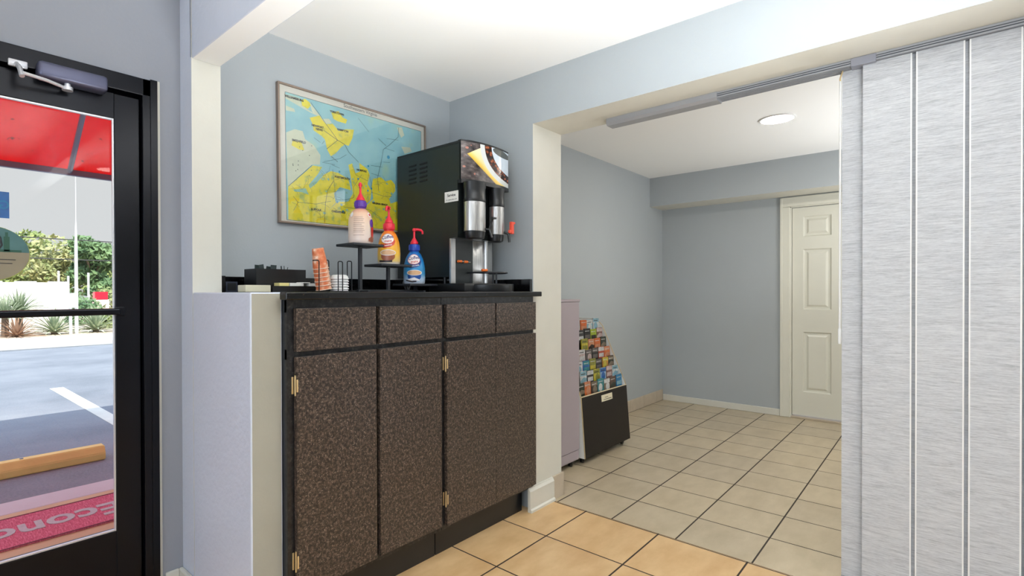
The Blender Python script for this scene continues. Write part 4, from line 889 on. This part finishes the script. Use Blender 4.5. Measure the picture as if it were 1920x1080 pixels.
for k, cols in enumerate(ROWS):
    y, z = row(k); seen = []
    for i, cname in enumerate(cols):
        n = len(cols); x = RX1-0.016-0.051-(n-1-i)*0.1015+rnd.uniform(-0.002, 0.002)
        if x < RX0+0.064: x = RX0+0.064
        w_ = 0.0475; h_ = 0.163+rnd.uniform(-0.006, 0.008)
        bm = B(); box(bm, -w_, w_, 0.0, 0.006+rnd.uniform(0, 0.004), 0, h_, bev=0.0008)
        box(bm, -w_+0.001, w_-0.001, -0.0006, 0.0, h_*0.80, h_-0.003, mi=1 if rnd.random() < 0.7 else 0)
        a = rnd.choice([0, 1, 2])
        if a == 0:
            g = B(); lathe(g, [(0, 0), (0.03, 0), (0.03, 0.0006), (0, 0.0006)], n=18, mi=1); add_bm(bm, g, Matrix.Translation((rnd.uniform(-0.01, 0.01), -0.0001, h_*0.62)) @ Matrix.Rotation(PI/2, 4, 'X'))
        elif a == 1: box(bm, -w_+0.008, w_-0.010, -0.0006, 0, h_*0.52, h_*0.70, mi=1)
        else: prism(bm, [(-w_+0.002, h_*0.5), (w_-0.002, h_*0.56), (w_-0.002, h_*0.68), (0.0, h_*0.74), (-w_+0.002, h_*0.6)], 'y', -0.0006, 0.0, mi=1)
        box(bm, -w_+0.01, w_-0.02, -0.0010, -0.0006, h_*0.86, h_*0.89, mi=2)
        o = new_obj('brochure', bm, [pm(cname), pm(ACC[cname]), pm('black') if cname in ('white', 'pale blue', 'yellow', 'pale pink', 'sky blue') else pm('white')], loc=(x, y+0.002, z-0.0055)); o.rotation_euler = (-0.045, rnd.uniform(-0.02, 0.02), 0)
        same = [c for c in cols if c == cname]
        where = rname[k]
        if len(same) > 1: pos = ' at the left end' if cname not in seen else ' at the right end'
        else: pos = ''
        seen.append(cname)
        tag(o, '%s brochure in the %s of the brochure rack%s' % (cname, where, pos), 'brochure', 'brochures standing in the tiered rack')
# ------------------------------------------------------------------ panel track blinds
bl = thing('panel_blind', 'white woven sliding panel blinds hanging from a grey ceiling track', 'blinds', (2.70, -0.2, 2.158))
bm = B(); xa, xb = 2.668, 2.748
box(bm, xa, xb, YR+0.01, 1.325, 2.1535, 2.1590)
for i in range(6):
    x = xa+(xb-xa-0.004)*i/5; box(bm, x, x+0.004, YR+0.01, 1.325, 2.132, 2.1535)
part('track', bm, TRACKM, bl)
bm = B(); box(bm, xa+0.003, xb-0.003, YR+0.02, 1.324, 2.150, 2.1532); 
for z0, z1 in ((2.1385, 2.1415), (2.1475, 2.150)): box(bm, xa-0.0012, xa+0.0005, YR+0.02, 0.775, z0, z1)
part('track_channel', bm, TRACKD, bl)
bm = B(); prism(bm, [(xa-0.006, 2.1592), (xb+0.004, 2.1592), (xb+0.004, 2.134), (xb-0.01, 2.122), (xa+0.006, 2.122), (xa-0.006, 2.134)], 'y', 0.775, 1.330)
part('track_cover', bm, TRACKM, bl)
bm = B(); box(bm, xa-0.004, xb+0.003, 0.195, 0.275, 2.126, 2.1592, bev=0.002); part('track_joiner', bm, mat('track_joiner_metal', rgb(148, 150, 160), 0.35, metal=0.3), bl)
def panel(x, y0, y1, hem0=True, hem1=True):
    bm = B(); box(bm, x, x+0.0014, y0, y1, 0.035, 2.1305); p = part('fabric_panel', bm, FABRIC, bl)
    for f, (a, b_) in ((hem0, (y0, y0+0.0045)), (hem1, (y1-0.0045, y1))):
        if f: bm = B(); box(bm, x-0.0012, x+0.0026, a, b_, 0.035, 2.1305); subpart('side_hem', bm, FABHEM, p)
    bm = B(); box(bm, x+0.002, x+0.007, y0, y1, 2.112, 2.133); subpart('carrier_rail', bm, TRACKM, p)
    bm = B(); box(bm, x-0.003, x+0.004, y0, y1, 0.022, 0.035); subpart('bottom_bar', bm, TRACKM, p)
panel(2.716, 0.06, 0.308, True, False); panel(2.700, -0.10, 0.10); panel(2.700+0.016, -0.26, 0.03); panel(2.700, -0.40, -0.12)
panel(2.684, 0.0895, 0.2375, True, False); panel(2.684, -0.0545, 0.0785); panel(2.684, -0.1965, -0.0655); panel(2.684, -0.350, -0.2035); panel(2.684, -0.62, -0.362)
panel(2.700, -0.9, -0.58)
bm = B(); tube(bm, [(2.705, 0.3125, 2.09), (2.705, 0.3135, 1.06)], 0.004, n=10); lathe(bm, [(0.005, 0), (0.006, 0.01), (0.006, 0.06), (0.004, 0.065)], c=(2.705, 0.3135, 1.0), n=12); part('wand', bm, WHITEP, bl, smooth=50)
bm = B(); tube(bm, [(2.705, 0.3125, 2.085), (2.705, 0.3135, 2.10), (2.705, 0.3095, 2.115), (2.705, 0.305, 2.13)], 0.003, n=8); part('wand_hook', bm, BRASS, bl, smooth=50)

# ------------------------------------------------------------------ outdoors
GZ = -0.10
def asph(nt, b, c):
    n = nt.noise(c, 0.8, 5, 0.6); n2 = nt.noise(c, 60, 3, 0.7)
    s = nt.m('ADD', nt.m('MULTIPLY', n, 0.6), nt.m('MULTIPLY', n2, 0.4))
    nt.put(b.inputs['Base Color'], nt.ramp(s, [(0.35, rgb(114, 119, 124)), (0.5, rgb(136, 140, 145)), (0.65, rgb(152, 155, 157))]))
    nt.put(b.inputs['Normal'], nt.bump(n2, 0.4, 0.01))
ASPH = mat('worn_asphalt', None, 0.9, custom=asph)
CONC = mat('pale_concrete', rgb(214, 216, 214), 0.9, var=0.06, vscale=2, bump=0.2)
TANC = mat('tan_concrete', rgb(214, 192, 150), 0.9, var=0.06, vscale=3)
bm = B(); box(bm, -30, 60, 2.47, 70, GZ-0.2, GZ); struct('ground_asphalt', bm, ASPH, label='grey asphalt car park')
bm = B(); box(bm, -6, 8, 2.461, 3.80, GZ, -0.021); struct('ground_walkway', bm, TANC, label='tan concrete walkway outside the door')
bm = B(); box(bm, -6, 8, 3.80, 4.03, GZ, -0.020, bev=0.01); struct('ground_kerb', bm, CONC, label='white painted kerb edge')
bm = B(); box(bm, -30, 60, 15.55, 18.0, GZ, 0.02, bev=0.02); struct('ground_pavement', bm, CONC, label='bright concrete pavement across the car park')
bm = B(); box(bm, -30, 60, 18.0, 60, GZ, 0.03); struct('ground_bed', bm, mat('mulch_and_gravel', rgb(206, 188, 164), 0.95, var=0.2, vscale=1.2), label='pale planting bed')
# painted bay line and wheel stop
bm = B(); prism(bm, [(1.50, 4.3), (1.62, 4.3), (1.60, 8.95), (1.445, 8.95)], 'z', GZ+0.0005, GZ+0.003); tag(new_obj('bay_line', bm, mat('road_paint', rgb(236, 232, 214), 0.8, var=0.08, vscale=6)), 'white painted parking bay line on the asphalt', 'road marking')
bm = B(); prism(bm, [(4.815, GZ+0.002), (4.815, GZ+0.055), (4.848, GZ+0.108), (4.930, GZ+0.108), (4.975, GZ+0.055), (4.975, GZ+0.002)], 'x', -0.72, 1.135)
bmesh.ops.bevel(bm, geom=[e for e in bm.edges], offset=0.006, segments=2, affect='EDGES')
wsx = thing('wheel_stop', 'yellow painted concrete wheel stop outside the door', 'wheel stop', (0.2, 4.9, GZ)); part('concrete_block', bm, mat('yellow_paint', rgb(252, 224, 136), 0.8, var=0.07, vscale=8, bump=0.3), wsx)
for x in (-0.45, 0.62): bm = B(); lathe(bm, [(0.012, 0), (0.012, 0.004), (0, 0.006)], c=(x, 4.89, GZ+0.108), n=12); part('anchor_pin', bm, STEELG, wsx)
# door mat
def matfn(nt, b, c):
    X, Y, Z = nt.xyz(c); n = nt.noise(nt.mapping(c, (160, 30, 1)), 1, 2); n2 = nt.noise(c, 300, 1)
    nt.put(b.inputs['Base Color'], nt.ramp(nt.m('ADD', nt.m('MULTIPLY', n, 0.6), nt.m('MULTIPLY', n2, 0.4)), [(0.35, rgb(184, 64, 96)), (0.55, rgb(222, 112, 140)), (0.7, rgb(242, 160, 178))]))
    nt.put(b.inputs['Normal'], nt.bump(n2, 0.6, 0.004))
dm = thing('door_mat', 'red door mat with grey lettering outside the entrance', 'door mat', (0.4, 3.49, -0.0205))
bm = B(); box(bm, -0.60, 1.20, 3.262, 3.712, -0.0205, -0.0125, bev=0.003); part('mat_base', bm, mat('red_carpet_loop', None, 0.95, custom=matfn), dm)
bm = B()
for p in ((-0.60, 1.20, 3.262, 3.274), (-0.60, 1.20, 3.700, 3.712)): box(bm, *p, -0.0124, -0.0110, bev=0.0006)
part('mat_edging', bm, mat('mat_edge_rubber', rgb(110, 28, 52), 0.8), dm)
tb = text_bm('Econo', 0.262, 0.0012, align='LEFT', bold=0.006)
bm = B(); add_bm(bm, tb, Matrix.Translation((0.905, 3.472, -0.0112)) @ Matrix.Rotation(PI, 4, 'Z') @ Matrix.Scale(0.93, 4, (1, 0, 0))); part('mat_lettering', bm, mat('grey_loop', rgb(196, 200, 198), 0.9, var=0.1, vscale=60), dm)
# awning
def awn(nt, b, c):
    n = nt.noise(nt.mapping(c, (2.2, 2.2, 2.2)), 4, 3, 0.6)
    col = nt.ramp(n, [(0.28, rgb(120, 20, 30)), (0.33, rgb(226, 38, 52)), (0.7, rgb(234, 48, 62))])
    nt.put(b.inputs['Base Color'], col)
    tr = nt.node('ShaderNodeBsdfTranslucent'); nt.l.new(col, tr.inputs[0]); mx = nt.node('ShaderNodeMixShader'); mx.inputs[0].default_value = 0.8
    nt.l.new(b.outputs[0], mx.inputs[1]); nt.l.new(tr.outputs[0], mx.inputs[2]); nt.l.new(mx.outputs[0], nt.n['Material Output'].inputs[0])
AWN = mat('red_awning_canvas', None, 0.8, custom=awn)
aw = thing('awning', 'red canvas awning on a grey frame over the entrance', 'awning', (0.8, 3.6, 2.1))
ap = [(2.47, 3.36), (4.30, 3.13), (5.40, 2.27)]
bm = B(); prism(bm, ap+[(p[0], p[1]+0.004) for p in ap[::-1]], 'x', -2.2, 3.9); part('canvas', bm, AWN, aw)
AWF = mat('awning_frame_grey', rgb(124, 126, 148), 0.5, metal=0.3)
for x in (-1.38, -0.18, 1.02, 2.22, 3.42):
    bm = B(); tube(bm, [(x, p[0], p[1]-0.022) for p in ap], 0.020, n=8); part('rib', bm, AWF, aw, smooth=40)
bm = B(); box(bm, -2.2, 3.9, 5.382, 5.424, 2.225, 2.275, bev=0.004); part('front_bar', bm, AWF, aw)
# plants, posts and trees: bearing b = X/Y
def leafmat(n, a, c_): return mat(n, None, 0.7, custom=lambda nt, b, c: nt.put(b.inputs['Base Color'], nt.ramp(nt.noise(c, 0.9, 5, 0.7), [(0.35, rgb(*a)), (0.65, rgb(*c_))])))
LF1 = leafmat('tree_leaves_light', (96, 122, 60), (176, 184, 112)); LF2 = leafmat('tree_leaves_dark', (70, 106, 66), (140, 166, 110)); LF3 = leafmat('tree_leaves_autumnal', (120, 138, 78), (196, 190, 134))
BARK = mat('bark', rgb(120, 104, 88), 0.9, var=0.15); AGV = leafmat('agave_leaves', (104, 126, 92), (214, 220, 186)); DRY = mat('dry_leaves', rgb(176, 140, 112), 0.9, var=0.2)
def tree(x, y, h, rx, lf, label, nleaf=1500, lsz=0.30, low=0.1, seed=1):
    r = random.Random(seed); t = thing('tree', label, 'tree', (x, y, 0.03))
    bm = B(); blobs = [(r.uniform(-0.6, 0.6)*rx, r.uniform(-0.5, 0.5)*rx, h*r.uniform(low+0.15, 0.84), rx*r.uniform(0.30, 0.5)) for _ in range(16)]+[(0, 0, h*0.78, rx*0.5)]
    tube(bm, [(0, 0, 0), (0.05*rx, 0, h*0.3), (0, 0, h*0.7)], [rx*0.06+0.05, rx*0.05+0.03, 0.03], n=8)
    for b_ in blobs[:7]: tube(bm, [(0.04*rx, 0, h*0.32), (b_[0]*0.5, b_[1]*0.5, b_[2]*0.75), (b_[0], b_[1], b_[2])], [0.07, 0.05, 0.02], n=6)
    new_obj('trunk', bm, BARK, t, smooth=60)
    bm = B()
    for i in range(nleaf):
        b_ = blobs[i % len(blobs)]; v = Vector((r.gauss(0, 1), r.gauss(0, 1), r.gauss(0, 1))).normalized()*b_[3]*r.uniform(0.75, 1.0)
        c = Vector((b_[0], b_[1], b_[2]))+Vector((v.x, v.y, v.z*0.75)); a = Vector((r.gauss(0, 1), r.gauss(0, 1), r.gauss(0, 1))).normalized(); u = a.orthogonal().normalized(); s = lsz*r.uniform(0.5, 1.0)
        if c.z < 0.05: continue
        bm.faces.new([bm.verts.new(c+a*s), bm.verts.new(c+u*s*0.55), bm.verts.new(c-a*s), bm.verts.new(c-u*s*0.55)])
    new_obj('crown', bm, lf, t)
def at(px, y): return y*(0.104+0.000653*px)
tree(at(45, 52), 52, 6.7, 2.6, LF1, 'broad light green tree furthest left across the car park', seed=1, nleaf=2200)
tree(at(98, 46), 46, 5.6, 2.6, LF3, 'yellowish green tree between the light green tree and the utility pole', seed=2, nleaf=2000)
tree(at(174, 40), 40, 5.1, 1.9, LF2, 'darker green tree just right of the utility pole', seed=3, nleaf=2200)
tree(at(220, 45), 45, 4.1, 2.0, LF1, 'low green tree right of the darker tree', seed=4, nleaf=1500)
tree(at(-5, 58), 58, 6.2, 2.8, LF2, 'green tree partly behind the door sticker', seed=5, nleaf=1500)
tree(at(262, 50), 50, 5.4, 2.3, LF3, 'yellowish tree behind the right stile of the entrance door', seed=6, nleaf=1200)
def bush(x, y, h, rx, lf, label, seed): 
    r = random.Random(seed); bm = B()
    for i in range(700):
        v = Vector((r.gauss(0, 1), r.gauss(0, 1), abs(r.gauss(0, 1)))).normalized()*r.uniform(0.6, 1.0); c = Vector((v.x*rx, v.y*rx, v.z*h+0.03)); a = Vector((r.gauss(0, 1), r.gauss(0, 1), r.gauss(0, 1))).normalized(); u = a.orthogonal().normalized(); s = 0.13*r.uniform(0.5, 1)
        bm.faces.new([bm.verts.new(c+a*s), bm.verts.new(c+u*s*0.5), bm.verts.new(c-a*s), bm.verts.new(c-u*s*0.5)])
    tag(new_obj('bush', bm, lf, loc=(x, y, 0.03)), label, 'bush')
bush(at(163, 24), 24, 1.0, 0.75, LF2, 'round green bush right of the white sign', 11); bush(at(118, 35), 35, 1.5, 1.3, LF2, 'wide green bush behind the white sign', 12); bush(at(212, 33), 33, 1.6, 1.1, LF3, 'yellowish bush beyond the red topped box', 13)
bush(at(222, 21), 21, 0.6, 0.5, LF1, 'low green bush beside the door frame edge', 14)
def agave(x, y, n, L, label, trunk=0.0, seed=1, m_=None):
    r = random.Random(seed); t = thing('agave', label, 'plant', (x, y, 0.03)); bm = B()
    for i in range(n):
        az = 2*PI*i*0.381966; el = math.radians(12+70*(i/n)); L1 = L*r.uniform(0.75, 1.0); w_ = 0.035*L/0.8
        d = Vector((math.cos(az), math.sin(az), 0)); s = Vector((-d.y, d.x, 0)); prev = None
        for q in range(5):
            f = q/4; c = Vector((0, 0, trunk))+d*(L1*math.cos(el)*f)+Vector((0, 0, L1*(math.sin(el)*f-0.35*f*f*math.cos(el)))); c.z = max(c.z, 0.02); ww = w_*(1-f)**0.7+0.002
            cur = (bm.verts.new(c-s*ww), bm.verts.new(c-Vector((0, 0, 0.012))), bm.verts.new(c+s*ww))
            if prev:
                bm.faces.new((prev[0], prev[1], cur[1], cur[0])); bm.faces.new((prev[1], prev[2], cur[2], cur[1]))
            prev = cur
    new_obj('leaf_rosette', bm, m_ or AGV, t)
    bm = B(); lathe(bm, [(0.09, 0), (0.08, max(0.06, trunk)), (0.05, max(0.1, trunk+0.05))], n=12); new_obj('stem', bm, BARK, t, smooth=60)
agave(at(182, 18.9), 18.9, 90, 0.95, 'spiky agave clump right of the white sign post', 0.05, 1)
agave(at(98, 18.7), 18.7, 80, 0.85, 'spiky agave clump left of the white sign post', 0.05, 2)
agave(at(33, 19.3), 19.3, 100, 0.85, 'spiky yucca on a short trunk beside the dry clump', 0.62, 3)
agave(at(8, 18.8), 18.8, 90, 0.8, 'spiky yucca on a short trunk at the edge of the view', 0.50, 4)
agave(at(28, 18.4), 18.4, 60, 0.75, 'dry brown fallen leaf clump below the yuccas', 0.0, 5, DRY)
WPOST = mat('white_painted_post', rgb(232, 232, 228), 0.6, var=0.04)
bm = B(); x = at(142, 18.4); lathe(bm, [(0.05, 0), (0.04, 2.6), (0.024, 3.1), (0.010, 3.4), (0.008, 5.6)], c=(x, 18.4, 0.03), n=16); tag(new_obj('utility_pole', bm, WPOST, smooth=50), 'tall pale tapering pole across the car park', 'pole')
sg = thing('sign', 'blank white sign on a white post across the car park', 'sign', (at(130, 18.3), 18.3, 0.03)); x = at(130, 18.3)
bm = B(); box(bm, x-0.035, x+0.035, 18.28, 18.34, 0.031, 0.80); part('post', bm, WPOST, sg); bm = B(); box(bm, x-0.15, x+0.15, 18.22, 18.28, 0.80, 1.22, bev=0.02); part('sign_board', bm, WPOST, sg)
for i, (px, h) in enumerate(((107, 2.1), (126, 1.9), (167, 2.05))):
    bm = B(); lathe(bm, [(0.045, 0), (0.04, h)], c=(at(px, 26), 26, 0.03), n=10); tag(new_obj('fence_post', bm, WPOST), ['pale post in front of the trees, leftmost of the three', 'pale post in front of the trees, middle of the three', 'pale post in front of the trees, right of the utility pole'][i], 'post', 'pale posts before the trees')
for z, nm_ in ((3.4, 'lower'), (4.65, 'upper')):
    bm = B(); tube(bm, [(-4, 36, z*0.9+0.15), (2, 36, z*0.9+0.1), (8, 36, z*0.9+0.08), (14, 36, z*0.9+0.12)], 0.03, n=6); tag(new_obj('power_line', bm, DK), 'the %s of two overhead power lines before the trees' % nm_, 'wire')
fw = thing('fence', 'low white boarded fence left of the utility pole', 'fence', (4.0, 30, 0.03)); 
for i in range(9):
    x = 2.0+i*0.40; bm = B(); box(bm, x, x+0.395, 29.97, 30.03, 0.031, 1.72+(0.05 if i % 3 else 0), bev=0.01); part('fence_panel', bm, WPOST, fw)
rb = thing('roadside_box', 'white roadside box with a red top beyond the agaves', 'box', (at(192, 27), 27, 0.03)); x = at(192, 27)
bm = B(); box(bm, x-0.30, x+0.30, 26.8, 27.3, 0.031, 0.95, bev=0.03); part('lower_box', bm, mat('pinkish_white_paint', rgb(230, 200, 190), 0.6), rb)
bm = B(); box(bm, x-0.24, x+0.24, 26.79, 26.80, 0.95, 1.28); box(bm, x-0.24, x+0.24, 26.8, 27.25, 0.951, 1.28, bev=0.04); part('red_top', bm, REDP, rb)
